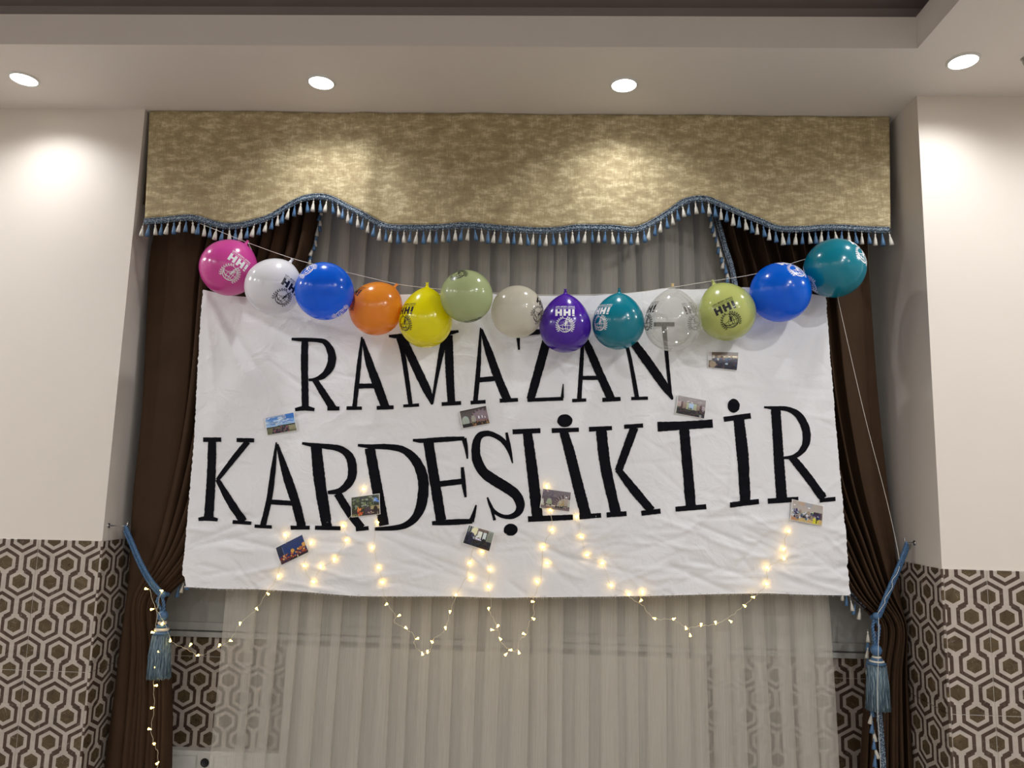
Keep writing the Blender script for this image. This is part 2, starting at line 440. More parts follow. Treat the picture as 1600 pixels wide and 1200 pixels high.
# ------------------------------------------------------------------ ceiling downlights
LL = ['round recessed ceiling downlight at the far left, above the left cream wall', 'round recessed ceiling downlight above the left half of the gold valance',
      'round recessed ceiling downlight above the right half of the gold valance', 'round recessed ceiling downlight beside the tray corner, above the right cream wall']
def downlight(x, y, label, group=None):
    t = thing('ceiling_downlight', (x, y, ZC), label, 'lamp', 'recessed ceiling downlights')
    r = MB(); r.lathe([(.068, 0), (.066, -.005), (.062, -.008), (.058, -.008), (.057, -.004), (.057, .0)], 32, cap=False); r.build('rim', M_white, t)
    l = MB(); l.lathe([(.0005, -.0055), (.03, -.0055), (.057, -.005)], 32, cap=False); o = l.build('diffuser', M_lens, t)
    return t
for (x, y), lb in zip(LAMPS, LL): downlight(x, y, lb)
for (x, y), lb in ((LAMPS_ROOM[0], 'recessed ceiling downlight outside the picture, beyond the far left one'), (LAMPS_ROOM[1], 'recessed ceiling downlight outside the picture, beyond the far right one'),
                   (LAMPS_ROOM[2], 'recessed ceiling downlight outside the picture, on the right strip nearer the camera')): downlight(x, y, lb)
dp = at(1600, 92, 3.0)
sp = Vector((2.082, 3.06, ZC))
t = thing('smoke_detector', sp, 'small grey fitting on the ceiling at the right edge beside the last downlight', 'detector')
b = MB(); b.lathe([(.0, -.03), (.014, -.03), (.018, -.02), (.02, -.008), (.026, 0)], 16, cap=False); b.build('body', M_metal, t)

# ------------------------------------------------------------------ small tassels
def small_tassel_mesh(name, mat):
    b = MB(); L = .058
    b.lathe([(.0012, .012), (.0012, .0)], 4)
    b.lathe([(.001, 0), (.0042, -.003), (.0048, -.008), (.0034, -.012), (.0038, -.014), (.0075, -.026), (.0105, -.045), (.0118, -L)], 12, star=.18)
    me = bpy.data.meshes.new(name); me.from_pydata(b.v, [], b.f); me.materials.append(mat)
    me.polygons.foreach_set('use_smooth', [True]*len(me.polygons)); return me
T_BLUE = small_tassel_mesh('tassel_blue', M_blue); T_IV = small_tassel_mesh('tassel_ivory', M_ivory)
T_BLUE.name = 'tassel'; T_IV.name = 'tassel.ivory'
def tassel_row(parent, pts, step=.0335, off=(0, 0, 0), jitter=.12, scale=1.0, start=0):
    P = resample(pts, step); inv = parent.matrix_world.inverted() if False else None
    for i, p in enumerate(P):
        o = link('tassel', T_BLUE if (i+start) % 2 else T_IV, parent)
        q = p + Vector(off) - Vector(parent.location)
        o.location = q; s = scale*random.uniform(.92, 1.06); o.scale = (s, s, s)
        o.rotation_euler = (random.uniform(-jitter, jitter), random.uniform(-jitter, jitter), random.uniform(0, 6))
def braid(parent, pts, width=.028, name='braid_trim'):
    """flat woven gimp with a corded upper edge and hanging net loops; pts run along its upper edge"""
    P = resample(pts, .008); n = len(P); vs = []; fs = []; mb = MB(); off = Vector(parent.location)
    P = [p-off for p in P]
    for i, p in enumerate(P):
        t = (P[min(i+1, n-1)]-P[max(i-1, 0)]).normalized(); dn = Vector((t.z, 0, -t.x)) if t.x >= 0 else Vector((-t.z, 0, t.x))
        if abs(t.x) < .05: dn = Vector((-1 if DNSIGN < 0 else 1, 0, 0))
        wv = .0012*math.sin(i*1.9)
        for f, dy in ((0, -.003), (.35, -.005-wv), (.7, -.004+wv), (1, -.0015)):
            vs.append(p+dn*(width*f)+Vector((0, dy, 0)))
    for i in range(n-1):
        for j in range(3): fs.append((i*4+j, i*4+j+1, i*4+j+5, i*4+j+4))
    mb.add(vs, fs); mb.tube([p+Vector((0, -.004, 0)) for p in P], .0032, 6)
    mb.tube([vs[i*4+2]+Vector((0, -.003, .0)) for i in range(n)], .0022, 5)
    return mb.build(name, M_braid, parent)
DNSIGN = 1

# ------------------------------------------------------------------ valance
YV = 3.585
VB = [(228, 345), (255, 343), (290, 340), (310, 341), (330, 347), (350, 352), (380, 352), (405, 346), (425, 338), (450, 322), (475, 309), (500, 304), (520, 308),
      (545, 322), (570, 336), (600, 350), (625, 355), (680, 354), (740, 353), (800, 357), (870, 357), (905, 354), (950, 355), (985, 358), (1002, 354), (1020, 345),
      (1045, 330), (1065, 316), (1085, 311), (1105, 312), (1130, 322), (1160, 334), (1190, 344), (1215, 355), (1250, 357), (1290, 353), (1340, 355), (1391, 358)]
vb = catmull([at(x, y, YV) for x, y in VB], 6)
def vfold(x, f):           # f 0 top .. 1 bottom
    a = .35+.65*f
    d = .010*math.sin(x*5.3+.6) + .007*math.sin(x*11.7+1.9) + .004*math.sin(x*23+f*1.2)
    d += -.016*math.exp(-((x+.93-.03*f)/.05)**2) + .014*math.exp(-((x+.80)/.04)**2) - .012*math.exp(-((x+1.55+.1*f)/.06)**2) + .010*math.exp(-((x-.72)/.07)**2)
    d += -.010*math.exp(-((x-.36)/.09)**2)
    return -.012 + a*d
val = thing('pelmet_valance', (0, YV, ZC), 'wide mottled gold fabric valance with scalloped lower edge and blue tassel fringe under the ceiling', 'valance')
vs = []; fs = []; NV = 26; cols = resample(vb, .012)
xa, xz = at(235, 175, YV).x, at(1388, 183, YV).x
for i, p in enumerate(cols):
    f0 = i/(len(cols)-1); tx = xa+(xz-xa)*f0
    for j in range(NV+1):
        f = j/NV; x = tx+(p.x-tx)*f; z = (ZC-.002)+(p.z-(ZC-.002))*f
        vs.append((x, vfold(x, f), z-ZC))
for i in range(len(cols)-1):
    for j in range(NV): a = i*(NV+1)+j; fs.append((a, a+1, a+NV+2, a+NV+1))
o = mesh('fabric_panel', vs, fs, M_val, val); sm = o.modifiers.new('s', 'SOLIDIFY'); sm.thickness = .006; sm.offset = -1
fs = []
b = MB(); b.box(xa+.002, .012, -.02, xz-.002, .10, 0); b.box(xa+.002, .012, -.5, xa+.012, .12, 0); b.box(xz-.012, .012, -.5, xz-.002, .12, 0)
b.build('pelmet_board', M_drape, val, False)
edge = [Vector((p.x, YV+vfold(p.x, 1)-.003, p.z+.002)) for p in cols]
braid(val, edge, .026)
tassel_row(val, [p+Vector((0, -.008, -.036)) for p in edge], .0325)
b = MB()                                                    # little loops between braid and tassels
for i, p in enumerate(resample(edge, .0081)):
    q = p-Vector(val.location)+Vector((0, -.006, -.02)); b.tube([q, q+Vector((.0035, 0, -.006)), q+Vector((.001, 0, -.013))], .0011, 3)
o = b.build('loop_fringe', M_braid, val); o['kind'] = 'stuff'

# ------------------------------------------------------------------ drapes
def interp(P, z):
    P = sorted(P, key=lambda q: q[1])
    if z <= P[0][1]: return P[0][0]
    for (x0, z0), (x1, z1) in zip(P[:-1], P[1:]):
        if z <= z1: return x0+(x1-x0)*(z-z0)/(z1-z0+1e-9)
    return P[-1][0]
YD = 3.72
def drape(name, label, outer, inner, sgn, ztie, flat):
    root = thing(name, ((at(*outer[0], YD).x+at(*inner[0], YD).x)/2, YD, 0), label, 'curtain')
    def conv(L):
        c = catmull([Vector((at(x, y, YD).x, 0, at(x, y, YD).z)) for x, y in L], 6); return [(q.x, q.z) for q in c]
    O, I = conv(outer), conv(inner)
    ztop, zbot = 3.3, .03
    O.append((O[0][0]+(-.01)*sgn, 3.35)); I.append((I[0][0]+.06*sgn, 3.35))
    NU, NZ = 150, 110; vs = []; fs = []
    off = Vector(root.location)
    rnd = random.Random(5 if sgn > 0 else 9); ph = [rnd.uniform(0, 6) for _ in range(4)]
    def fold(u, z):
        tie = math.exp(-((z-ztie)/.16)**2)
        amp = .045*(1-.45*tie); uu = flat(u)
        a = 2*PI*uu*8.5+ph[0]+.5*math.sin(z*1.3+ph[1]+u*5)
        s = math.sin(a); s = math.copysign(abs(s)**.65, s)
        y = amp*s + .012*math.sin(a*.47+ph[2]) + .006*math.sin(2.3*a+ph[3]+z*2)
        bulge = -.055*tie*math.sin(PI*min(1, max(0, u)))
        dx = .010*math.cos(a)*(1-tie*.6)
        return dx, y+bulge
    zs = [ztop+(zbot-ztop)*j/NZ for j in range(NZ+1)]
    for z in zs:
        xo, xi = interp(O, z), interp(I, z)
        for i in range(NU+1):
            u = i/NU; dx, dy = fold(u, z); e = min(u, 1-u)*8; e = min(1, e)
            vs.append(Vector((xo+(xi-xo)*u+dx*e, YD+dy, z))-off)
    for j in range(NZ):
        for i in range(NU): a = j*(NU+1)+i; fs.append((a, a+1, a+NU+2, a+NU+1))
    o = mesh('curtain_panel', vs, fs, M_drape, root)
    sm = o.modifiers.new('s', 'SOLIDIFY'); sm.thickness = .004
    line = [Vector((interp(I, z)-.004*sgn, YD+fold(1, z)[1]-.008, z)) for z in np.arange(2.95, ztie+.02, -.03)]
    return root, line, I, fold
flatL = lambda u: .12*u if u < .3 else .036+(u-.3)*(1.0-.036)/.7
flatR = lambda u: .16*u if u < .3 else .048+(u-.3)*(1.0-.048)/.7
LO = [(246, 372), (238, 420), (228, 640), (214, 780), (205, 900), (185, 1050), (165, 1200)]
LI = [(492, 345), (480, 400), (466, 440), (440, 600), (395, 750), (345, 845), (303, 893), (264, 928), (256, 960), (262, 1010), (266, 1100), (264, 1200)]
RO = [(1361, 388), (1369, 490), (1382, 640), (1405, 850), (1414, 925), (1424, 1012), (1438, 1200)]
RI = [(1114, 345), (1126, 390), (1140, 440), (1165, 600), (1215, 750), (1275, 850), (1322, 925), (1360, 962), (1368, 990), (1358, 1050), (1352, 1130), (1348, 1200)]
zl, zr = at(262, 930, YD).z, at(1364, 965, YD).z
dl, lineL, IL, fL = drape('brown_curtain', 'dark brown velvet curtain left of the banner, swept to the wall by a blue rope', LO, LI, 1, zl, flatL)
dr, lineR, IR, fR = drape('brown_curtain', 'dark brown velvet curtain right of the banner, swept to the wall by a blue rope', RO, RI, -1, zr, flatR)
def edge_trim(root, line, sgn, I, fold, ztie, below):
    global DNSIGN
    off = Vector(root.location)
    def strip(L):
        mb = MB(); P = [p-off for p in L]; vs = []; fs = []; n = len(P)
        for i, p in enumerate(P):
            t = (P[min(i+1, n-1)]-P[max(i-1, 0)]).normalized(); side = Vector((-t.z, 0, t.x))*(1 if sgn > 0 else -1)
            if side.x*sgn > 0: side = -side
            for f, dy in ((-.2, -.002), (.3, -.006), (.8, -.006), (1.2, -.002)): vs.append(p+side*(.020*f)+Vector((0, dy, 0)))
        for i in range(n-1):
            for j in range(3): fs.append((i*4+j, i*4+j+1, i*4+j+5, i*4+j+4))
        mb.add(vs, fs); mb.tube([p+Vector((0, -.005, 0)) for p in P], .0035, 6); mb.build('braid_trim', M_braid, root)
    L = resample(line, .012); strip(L)
    tassel_row(root, [p+Vector((.018*sgn, -.010, -.004)) for p in line], .028, jitter=.2, scale=.85)
    if below:
        L = [Vector((at(x, y, YD-.05).x, YD+fold(.9, at(x, y, YD).z)[1]*.4-.055, at(x, y, YD-.05).z)) for x, y in ((1360, 985), (1360, 1010), (1362, 1060), (1366, 1110), (1370, 1160), (1373, 1215), (1376, 1280), (1380, 1330))]
        L = catmull(L, 6); strip(resample(L, .012)); tassel_row(root, [p+Vector((.024*sgn, -.006, 0)) for p in L], .036, jitter=.25, scale=.9)
edge_trim(dl, lineL, 1, IL, fL, zl, False)
edge_trim(dr, lineR, -1, IR, fR, zr, True)

# ------------------------------------------------------------------ sheer curtains: pleated voile, overlapping at each fold
def sheer(name, label, x0, x1, y0, seed, lean):
    R = random.Random(seed); root = thing(name, ((x0+x1)/2, y0, 0), label, 'curtain', None)
    path = [(x0, 0)]; x = x0
    while x < x1:
        ov = R.uniform(.045, .08); wv = ov+R.uniform(.085, .13); d = R.uniform(.020, .034)
        path += [(x+wv*.5, -d*.6), (x+wv, -d), (x+wv+.004, -d*.5), (x+wv-ov*.5, .004), (x+wv-ov, d*.6), (x+wv-ov-.003, d)]
        x = x+wv-ov
    xs = path[-1][0]; path = [(x0+(a-x0)*(x1-x0)/(xs-x0), q) for a, q in path]
    NZ = 40; vs = []; fs = []; n = len(path); xm = (x0+x1)/2
    for j in range(NZ+1):
        z = 3.3+(.04-3.3)*j/NZ
        for i, (a, q) in enumerate(path):
            k = 1+.02*(1.5-z)*lean; wob = .003*math.sin(z*2.1+a*7)+.002*math.sin(z*5+a*17)
            vs.append((xm+(a-xm)*k+wob-root.location.x, q*(1+.4*math.sin(z*1.5+a*9))+.004*math.sin(a*30+z), z))
    for j in range(NZ):
        for i in range(n-1): a = j*n+i; fs.append((a, a+1, a+n+1, a+n))
    mesh('voile', vs, fs, M_sheer, root)
    b = MB(); b.box(x0-root.location.x, -.012, 3.3, x1-root.location.x, .012, 3.33); b.build('header_tape', M_white, root, False)
    return root
sx0, sx1 = at(350, 1060, 3.82).x, at(1271, 1060, 3.82).x
sheer('sheer_curtain', 'ivory pleated sheer curtain hanging behind the banner, in front of the window', sx0, sx1, 3.815, 11, 1)
b = MB(); b.box(XL+.02, 3.70, 3.33, XR-.02, 3.84, 3.365)
tag(b.build('curtain_rail', M_white, smooth=False), 'white double curtain rail on the ceiling behind the gold valance', 'rail')

# ------------------------------------------------------------------ banner
YN = 3.60
rg = np.random.RandomState(3)
CRE = []
def crease(px0, py0, px1, py1, a, wd):
    p, q = at(px0, py0, YN), at(px1, py1, YN); CRE.append((p.x, p.z, q.x, q.z, a, wd))
for L in [(325, 465, 400, 620, .012, .020), (330, 460, 470, 690, .010, .018), (345, 470, 520, 560, .006, .016), (322, 470, 345, 700, .006, .018), (340, 465, 640, 540, .004, .02),
          (1285, 470, 1180, 640, .012, .022), (1290, 480, 1240, 640, .010, .018), (1275, 465, 1100, 520, .008, .02), (1290, 470, 1275, 760, .006, .02),
          (1180, 690, 1010, 920, .012, .03), (1140, 560, 1000, 760, .006, .022), (735, 470, 700, 600, .007, .02), (740, 470, 800, 610, .007, .02), (738, 470, 745, 640, .004, .02),
          (1020, 560, 1180, 470, .006, .02), (1060, 560, 1250, 470, .005, .02), (860, 470, 800, 640, .004, .02)]: crease(*L[:4], L[4]*1.7, L[5]*1.4)
for i in range(260):
    low = i < 165
    x = rg.uniform(290, 1320); y = rg.uniform(800, 925) if low else rg.uniform(540, 830)
    if i % 3 == 0: x = rg.uniform(820, 1320)
    an = rg.normal(0, .45) if low else rg.normal(.1, .6); L = rg.uniform(25, 130)
    crease(x, y, x+L*math.cos(an), y+L*math.sin(an), rg.uniform(.003, .009)*(1.35 if low else .7), rg.uniform(.004, .010))
CRE = np.array(CRE)
CRE_S = np.where(rg.rand(len(CRE)) < .5, 1, -1)
def bdisp(X, Z):
    X = np.atleast_1d(np.asarray(X, float)); Z = np.atleast_1d(np.asarray(Z, float)); D = np.zeros_like(X)
    for (x0, z0, x1, z1, a, wd), sg in zip(CRE, CRE_S):
        dx, dz = x1-x0, z1-z0; L2 = dx*dx+dz*dz+1e-9
        t = ((X-x0)*dx+(Z-z0)*dz)/L2; tc = np.clip(t, 0, 1)
        d = np.hypot(X-x0-tc*dx, Z-z0-tc*dz); D += -sg*a*np.exp(-np.sqrt(d*d+(.3*wd)**2)/wd)*np.sin(np.pi*np.clip(tc*.9+.1, 0, 1))**.5
    D += .008*np.sin(X*2.1+.5)*np.cos(Z*1.7)+.005*np.sin(X*5.3+Z*3.1)+.003*np.sin(X*9-Z*6.5)
    return D
TOPE = [(318, 453), (360, 462), (420, 466), (500, 463), (580, 461), (640, 460), (690, 459), (735, 455), (790, 461), (860, 462), (930, 462), (1000, 457), (1035, 451), (1080, 453), (1165, 449), (1230, 452), (1292, 462)]
BOTE = [(287, 916), (340, 919), (400, 920), (480, 924), (560, 930), (640, 931), (700, 931), (780, 933), (860, 932), (940, 931), (1000, 930), (1100, 928), (1200, 926), (1260, 928), (1328, 929)]
LEFT = [(318, 455), (312, 520), (308, 600), (303, 690), (295, 770), (289, 840), (284, 895), (287, 916)]
RIGHT = [(1292, 462), (1296, 540), (1305, 640), (1315, 760), (1322, 850), (1328, 929)]
def ip(P, t, k, o):          # interpolate coordinate o against coordinate k
    a = np.array(P, float); return np.interp(t, a[:, k], a[:, o])
NX, NY = 340, 160
pts = []
for j in range(NY+1):
    v = j/NY
    for i in range(NX+1):
        u = i/NX
        xt = 318+(1292-318)*u; xb_ = 287+(1328-287)*u
        yt, yb = ip(TOPE, xt, 0, 1), ip(BOTE, xb_, 0, 1); y = yt+(yb-yt)*v
        xl, xr = ip(LEFT, y, 1, 0), ip(RIGHT, y, 1, 0)
        x = xl+(xr-xl)*u + (random.uniform(-1, 1) if i in (0, NX) and j % 2 else 0)
        if j == NY: y += random.uniform(-.8, .8)
        if u < .008 and v > .965: x += 3
        pts.append(at(float(x), float(y), YN))
D = bdisp([p.x for p in pts], [p.z for p in pts])
ban = thing('cloth_banner', (0, YN, .99), 'large white cotton banner with hand painted black letters across the curtains', 'banner')
vs = [(p.x, d, p.z-.99) for p, d in zip(pts, D)]
fs = [(j*(NX+1)+i, (j+1)*(NX+1)+i, (j+1)*(NX+1)+i+1, j*(NX+1)+i+1) for j in range(NY) for i in range(NX)]
mesh('cloth', vs, fs, M_banner, ban)
hem = [at(float(x), float(ip(BOTE, x, 0, 1))+.4, YN) for x in range(288, 1329, 3)]
hd = bdisp([p.x for p in hem], [p.z for p in hem])
b = MB(); b.tube([(p.x, d-.001, p.z-.99) for p, d in zip(hem, hd)], .0022, 5)
for p, d in zip(hem, hd):
    for _ in range(2):
        q = Vector((p.x+random.uniform(-.004, .004), d, p.z-.99)); b.tube([q, q+Vector((random.uniform(-.003, .003), 0, -random.uniform(.003, .010)))], .0006, 3)
o = b.build('frayed_hem', M_banner, ban); o['kind'] = 'stuff'

def ribbon_px(P):
    if len(P) <= 3 and max(q[2] for q in P) <= 7 and max(q[1] for q in P)-min(q[1] for q in P) < 8: P = [(x, y-.5, w_*1.3) for x, y, w_ in P]
    P = [Vector((x, y, w_)) for x, y, w_ in P]
    if len(P) > 2: P = catmull(P, 5)
    Q = []
    for a, c in zip(P[:-1], P[1:]):
        n = max(1, int((c-a).xy.length/2.5))
        for k in range(n): Q.append(a+(c-a)*(k/n))
    Q.append(P[-1]); rows = []
    for i, p in enumerate(Q):
        t = (Q[min(i+1, len(Q)-1)]-Q[max(i-1, 0)]).xy; t = t.normalized() if t.length > 1e-6 else Vector((1, 0))
        nrm = Vector((-t.y, t.x)); wj = p.z*(1+random.uniform(-.05, .05))/2
        rows.append([(p.x+nrm.x*wj*f, p.y+nrm.y*wj*f) for f in (-1, -.5, 0, .5, 1)])
    return rows
def letter(strokes, dots=()):
    mb = MB()
    for k, st in enumerate(strokes):
        rows = ribbon_px(st); W = [at(x, y, YN) for r in rows for x, y in r]
        d = bdisp([p.x for p in W], [p.z for p in W]); V = [(p.x, dd-.0022-.0002*k, p.z-.99) for p, dd in zip(W, d)]
        mb.add(V, [(i*5+j, (i+1)*5+j, (i+1)*5+j+1, i*5+j+1) for i in range(len(rows)-1) for j in range(4)])
    for cx, cy, rx, ry in dots:
        V = [at(cx, cy, YN)]; fs = []
        for r in (.2, .4, .6, .8, 1):
            for i in range(24):
                a = 2*PI*i/24; rr = r*(1+random.uniform(-.03, .03)*(r == 1)); V.append(at(cx+rx*rr*math.cos(a), cy+ry*rr*math.sin(a), YN))
        d = bdisp([p.x for p in V], [p.z for p in V]); V = [(p.x, dd-.0022, p.z-.99) for p, dd in zip(V, d)]
        for i in range(24):
            j = (i+1) % 24; fs.append((0, 1+i, 1+j)); fs += [(1+24*q+i, 25+24*q+i, 25+24*q+j, 1+24*q+j) for q in range(4)]
        mb.add(V, fs)
    return mb.build('painted_letter', M_paint, ban)
LET = [
 # RAMAZAN
 ([[(475, 530, 11), (475, 580, 11), (476.5, 638, 11)], [(454.5, 529, 4), (470, 530, 6), (495, 531, 6.5), (508, 535, 9), (517, 552, 13), (516, 570, 13), (506, 585, 10), (492, 592, 6), (481, 593, 4)],
   [(491, 593, 9), (505, 615, 11), (520, 638, 12)], [(511, 638.5, 5), (530, 638.5, 5)], [(460.5, 640.5, 4), (476, 638, 6), (491, 640.5, 4)]],),
 ([[(565, 526, 3), (560, 572, 7), (553.5, 636, 7)], [(566, 529, 4), (577, 568, 12), (590, 604, 14), (602, 637, 13)], [(558, 603.5, 6), (588, 603, 6)], [(541, 638, 4.5), (565, 638, 4)], [(588, 637.5, 4.5), (614.5, 636.5, 5)]],),
 ([[(607.5, 525.5, 3), (619, 526, 5), (632, 524.5, 5)], [(622, 528, 6), (630, 555, 7.5), (641, 632, 7)], [(629.5, 634.5, 3.5), (654.5, 633, 4)], [(628, 526, 12), (652, 578, 14), (668, 612, 12), (675, 632, 3)],
   [(675, 631, 4), (683, 585, 6), (692, 540, 9), (697, 524, 7)], [(701, 524, 13), (702.5, 580, 13), (705.5, 630, 12)], [(716.5, 518, 3), (698, 522, 6)], [(690, 631.8, 4.5), (720.5, 630.2, 4.5)]],),
 ([[(751, 512, 2.5), (748, 572, 7), (743, 628, 7.5)], [(752, 514, 4), (765, 553, 12), (778, 590, 13), (793, 626, 13)], [(749, 594.5, 6), (777, 592, 6)], [(735.5, 630, 4.5), (759, 628.5, 4.5)], [(781, 627, 5), (809.5, 625.5, 4.5)]],),
 ([[(809, 522, 7), (852, 518, 6)], [(809.5, 524, 6), (811, 547, 3)], [(858, 518, 14), (844, 570, 14), (829, 624, 13)], [(824, 626, 4.5), (880, 623.5, 4.5)], [(880, 600, 1.5), (878.5, 622, 5)]],),
 ([[(911, 520, 3), (909, 560, 6.5), (905, 625, 7)], [(908, 518, 5), (920, 544, 12), (938, 586, 13), (955, 624, 13)], [(908, 591, 5), (940, 591, 5)], [(894, 626.5, 4), (916, 625.5, 4)], [(941, 625.5, 5), (969.5, 624, 5)]],),
 ([[(975, 524, 5), (984, 560, 6), (995, 622, 7)], [(986, 623.5, 4), (1012, 623, 4)], [(978, 520, 10), (1005, 557, 14), (1035, 600, 13), (1048, 620, 6), (1049.5, 625, 2)], [(1021, 508, 5), (1053, 508, 5)], [(1037, 510, 8), (1040, 548, 6), (1047, 616, 5)]],),
 # KARDESLIKTIR
 ([[(331.5, 690, 13), (329, 750, 14), (325, 811, 15)], [(317.5, 687.5, 5.5), (346, 687.5, 5.5)], [(309, 812, 4), (325, 810.5, 6), (339.5, 813, 4)], [(387, 690, 9), (363, 719, 9), (339, 750, 6)], [(369.5, 688, 5), (397, 688.5, 5)],
   [(339, 749, 7), (358, 782, 12), (380, 815, 13)], [(363, 816, 4.5), (393, 818, 4)]],),
 ([[(431.8, 691, 2.5), (427, 735, 8), (421, 780, 9), (411, 821, 9)], [(433, 694, 4), (448, 742, 13), (463, 788, 14), (471, 823, 14)], [(420, 784.5, 6), (460, 787, 6)], [(398, 822.5, 4), (424.5, 824, 4)], [(454, 825, 5), (484, 825, 4.5)]],),
 ([[(494, 697, 17), (500, 755, 18), (511, 824, 16)], [(472, 692.5, 4), (486, 695, 6), (505, 697, 8), (530, 701, 10), (545, 712.5, 13), (550, 730, 14), (547.5, 750, 13), (532.5, 766, 10), (512, 769.5, 5)],
   [(527, 771, 12), (545, 800, 13), (565, 825, 13)], [(556, 828, 4.5), (576, 825.5, 5)], [(492, 825, 5), (532, 826, 5)]],),
 ([[(577, 700, 16), (587, 755, 17), (600, 821, 16)], [(558.5, 695.5, 4), (580, 697.5, 7), (605, 698, 9), (630, 703, 11), (650, 721, 15), (661, 750, 17), (659, 785, 16), (650, 807, 13), (635, 820, 10), (615, 825, 8), (585, 826.5, 5)]],),
 ([[(669, 690, 16), (677.5, 742, 16), (689, 813, 16)], [(644.5, 687.5, 4), (660, 688.5, 7), (695, 686.5, 8), (726, 685, 6)], [(725, 685, 8), (728.5, 700, 6), (730.5, 717, 2.5)], [(685, 757, 7), (723, 752.5, 7)], [(722.5, 730, 5), (724.5, 755, 7), (727.5, 777, 3.5)],
   [(675, 818, 5), (705, 816.5, 7), (738, 815, 6)], [(744, 789, 2.5), (740, 804, 6), (736, 815, 9)]],),
 ([[(801, 724, 2), (796, 705, 6), (786, 689, 8), (772, 680, 8), (760, 677.5, 9), (749, 682, 11), (744, 696, 13), (745, 717, 15), (755, 737, 16), (772, 750, 17), (790, 761, 17), (806, 773, 16), (813, 788, 14), (810, 800, 11), (799, 807, 8), (785, 806.5, 6), (772, 799, 6), (766, 789, 5), (761.5, 777, 2.5)],
   [(791.5, 676, 4), (796, 700, 6), (801, 724, 2)], [(768, 795, 4), (773, 813, 4.5)]], [(798, 827.5, 11, 9.5)]),
 ([[(824, 676, 15), (832.5, 742, 17), (840, 810, 17)], [(801, 675.5, 6), (844.5, 673.5, 6)], [(825, 811.5, 7), (895, 808.5, 6.5)]],),
 ([[(880, 673, 13), (889, 703, 16), (902, 755, 17), (915, 805, 17)], [(862, 673.5, 6), (904.5, 672, 5)], [(905, 808, 6), (939, 805.5, 5.5)]], [(882.5, 657.5, 12, 10)]),
 ([[(939, 671, 17), (946, 730, 17), (962.5, 803, 16)], [(920, 671.5, 6), (956, 669.5, 5)], [(947.5, 805, 6), (979, 803, 6)], [(991, 668, 13), (981, 695, 13), (966, 736, 12)], [(975, 667.5, 5), (1004.5, 665.5, 5)],
   [(965, 733, 10), (990, 765, 14), (1018, 798, 13)], [(1002, 802.5, 6), (1032, 799, 6)]],),
 ([[(1027, 667, 15), (1070, 665, 13), (1113, 662, 13)], [(1068, 668, 16), (1074, 730, 16), (1079, 792, 16)], [(1055, 796, 6), (1102, 792, 6)]],),
 ([[(1153.5, 655, 16), (1158, 705, 18), (1164, 786, 17)], [(1130, 656, 6), (1172, 650.5, 7)], [(1139, 789.5, 6.5), (1185, 784, 6.5)]], [(1145.5, 634.5, 9.5, 11)]),
 ([[(1211, 638, 15), (1215, 705, 16), (1221, 781, 17)], [(1193, 636.5, 3), (1210, 638, 6), (1230, 639.5, 8), (1247, 649, 11), (1258.5, 670, 13), (1259, 692, 12), (1250, 707, 9), (1237, 714, 6), (1222, 715.5, 4)],
   [(1236, 714, 12), (1260, 743, 13), (1286, 779, 13)], [(1199, 783.5, 6.5), (1247, 780.5, 6)], [(1280, 782.5, 5), (1305, 780, 5)]],),
]
for L in LET: letter(L[0], L[1] if len(L) > 1 else ())

# ------------------------------------------------------------------ photographs stuck on the banner
GW, GH = 60, 40
class Pic:
    def __init__(s, base, seed): s.a = np.zeros((GH, GW, 3)); s.a[:] = base; s.r = np.random.RandomState(seed); s.V, s.U = np.mgrid[0:GH, 0:GW]; s.U = (s.U+.5)/GW; s.V = (s.V+.5)/GH
    def rect(s, u0, v0, u1, v1, c): m = (s.U >= u0)&(s.U < u1)&(s.V >= v0)&(s.V < v1); s.a[m] = c; return s
    def ell(s, u, v, ru, rv, c): m = ((s.U-u)/ru)**2+((s.V-v)/rv)**2 < 1; s.a[m] = c; return s
    def ring(s, u, v, r0, r1, c, c2=None):
        d = np.hypot(s.U-u, (s.V-v)*.66); m = (d > r0)&(d < r1)&(s.V < v+.02); s.a[m] = c
        if c2 is not None:
            an = np.arctan2(s.V-v, s.U-u); s.a[m & (np.sin(an*26) > 0)] = c2
        return s
    def blobs(s, u0, v0, u1, v1, cols, n, ru=.03, rv=.05):
        for _ in range(n):
            c = cols[s.r.randint(len(cols))]; s.ell(s.r.uniform(u0, u1), s.r.uniform(v0, v1), s.r.uniform(.3, 1)*ru, s.r.uniform(.3, 1)*rv, c)
        return s
    def grad(s, u0, v0, u1, v1, c0, c1):
        m = (s.U >= u0)&(s.U < u1)&(s.V >= v0)&(s.V < v1); t = ((s.V-v0)/(v1-v0))[..., None]; g = np.array(c0)*(1-t)+np.array(c1)*t; s.a[m] = g[m]; return s
pics = []
p = Pic((90, 130, 190), 1).grad(0, 0, 1, .6, (40, 110, 190), (170, 200, 235)); p.blobs(0, 0, .8, .5, [(190, 205, 230), (150, 165, 195), (120, 140, 180), (210, 225, 240)], 60, .12, .05).rect(.72, .05, 1, .28, (35, 110, 190)).blobs(0, .3, 1, .5, [(180, 205, 240), (90, 140, 210)], 20, .12, .03)
p.rect(0, .6, 1, 1, (110, 110, 85)).rect(0, .6, .45, .65, (25, 32, 36)).rect(.4, .58, 1, .64, (40, 55, 45)).rect(.75, .64, 1, .9, (150, 145, 115)).blobs(.2, .68, .75, .95, [(40, 35, 60), (110, 50, 70), (150, 90, 110), (30, 45, 60), (60, 70, 70)], 70, .04, .08); pics.append(p)
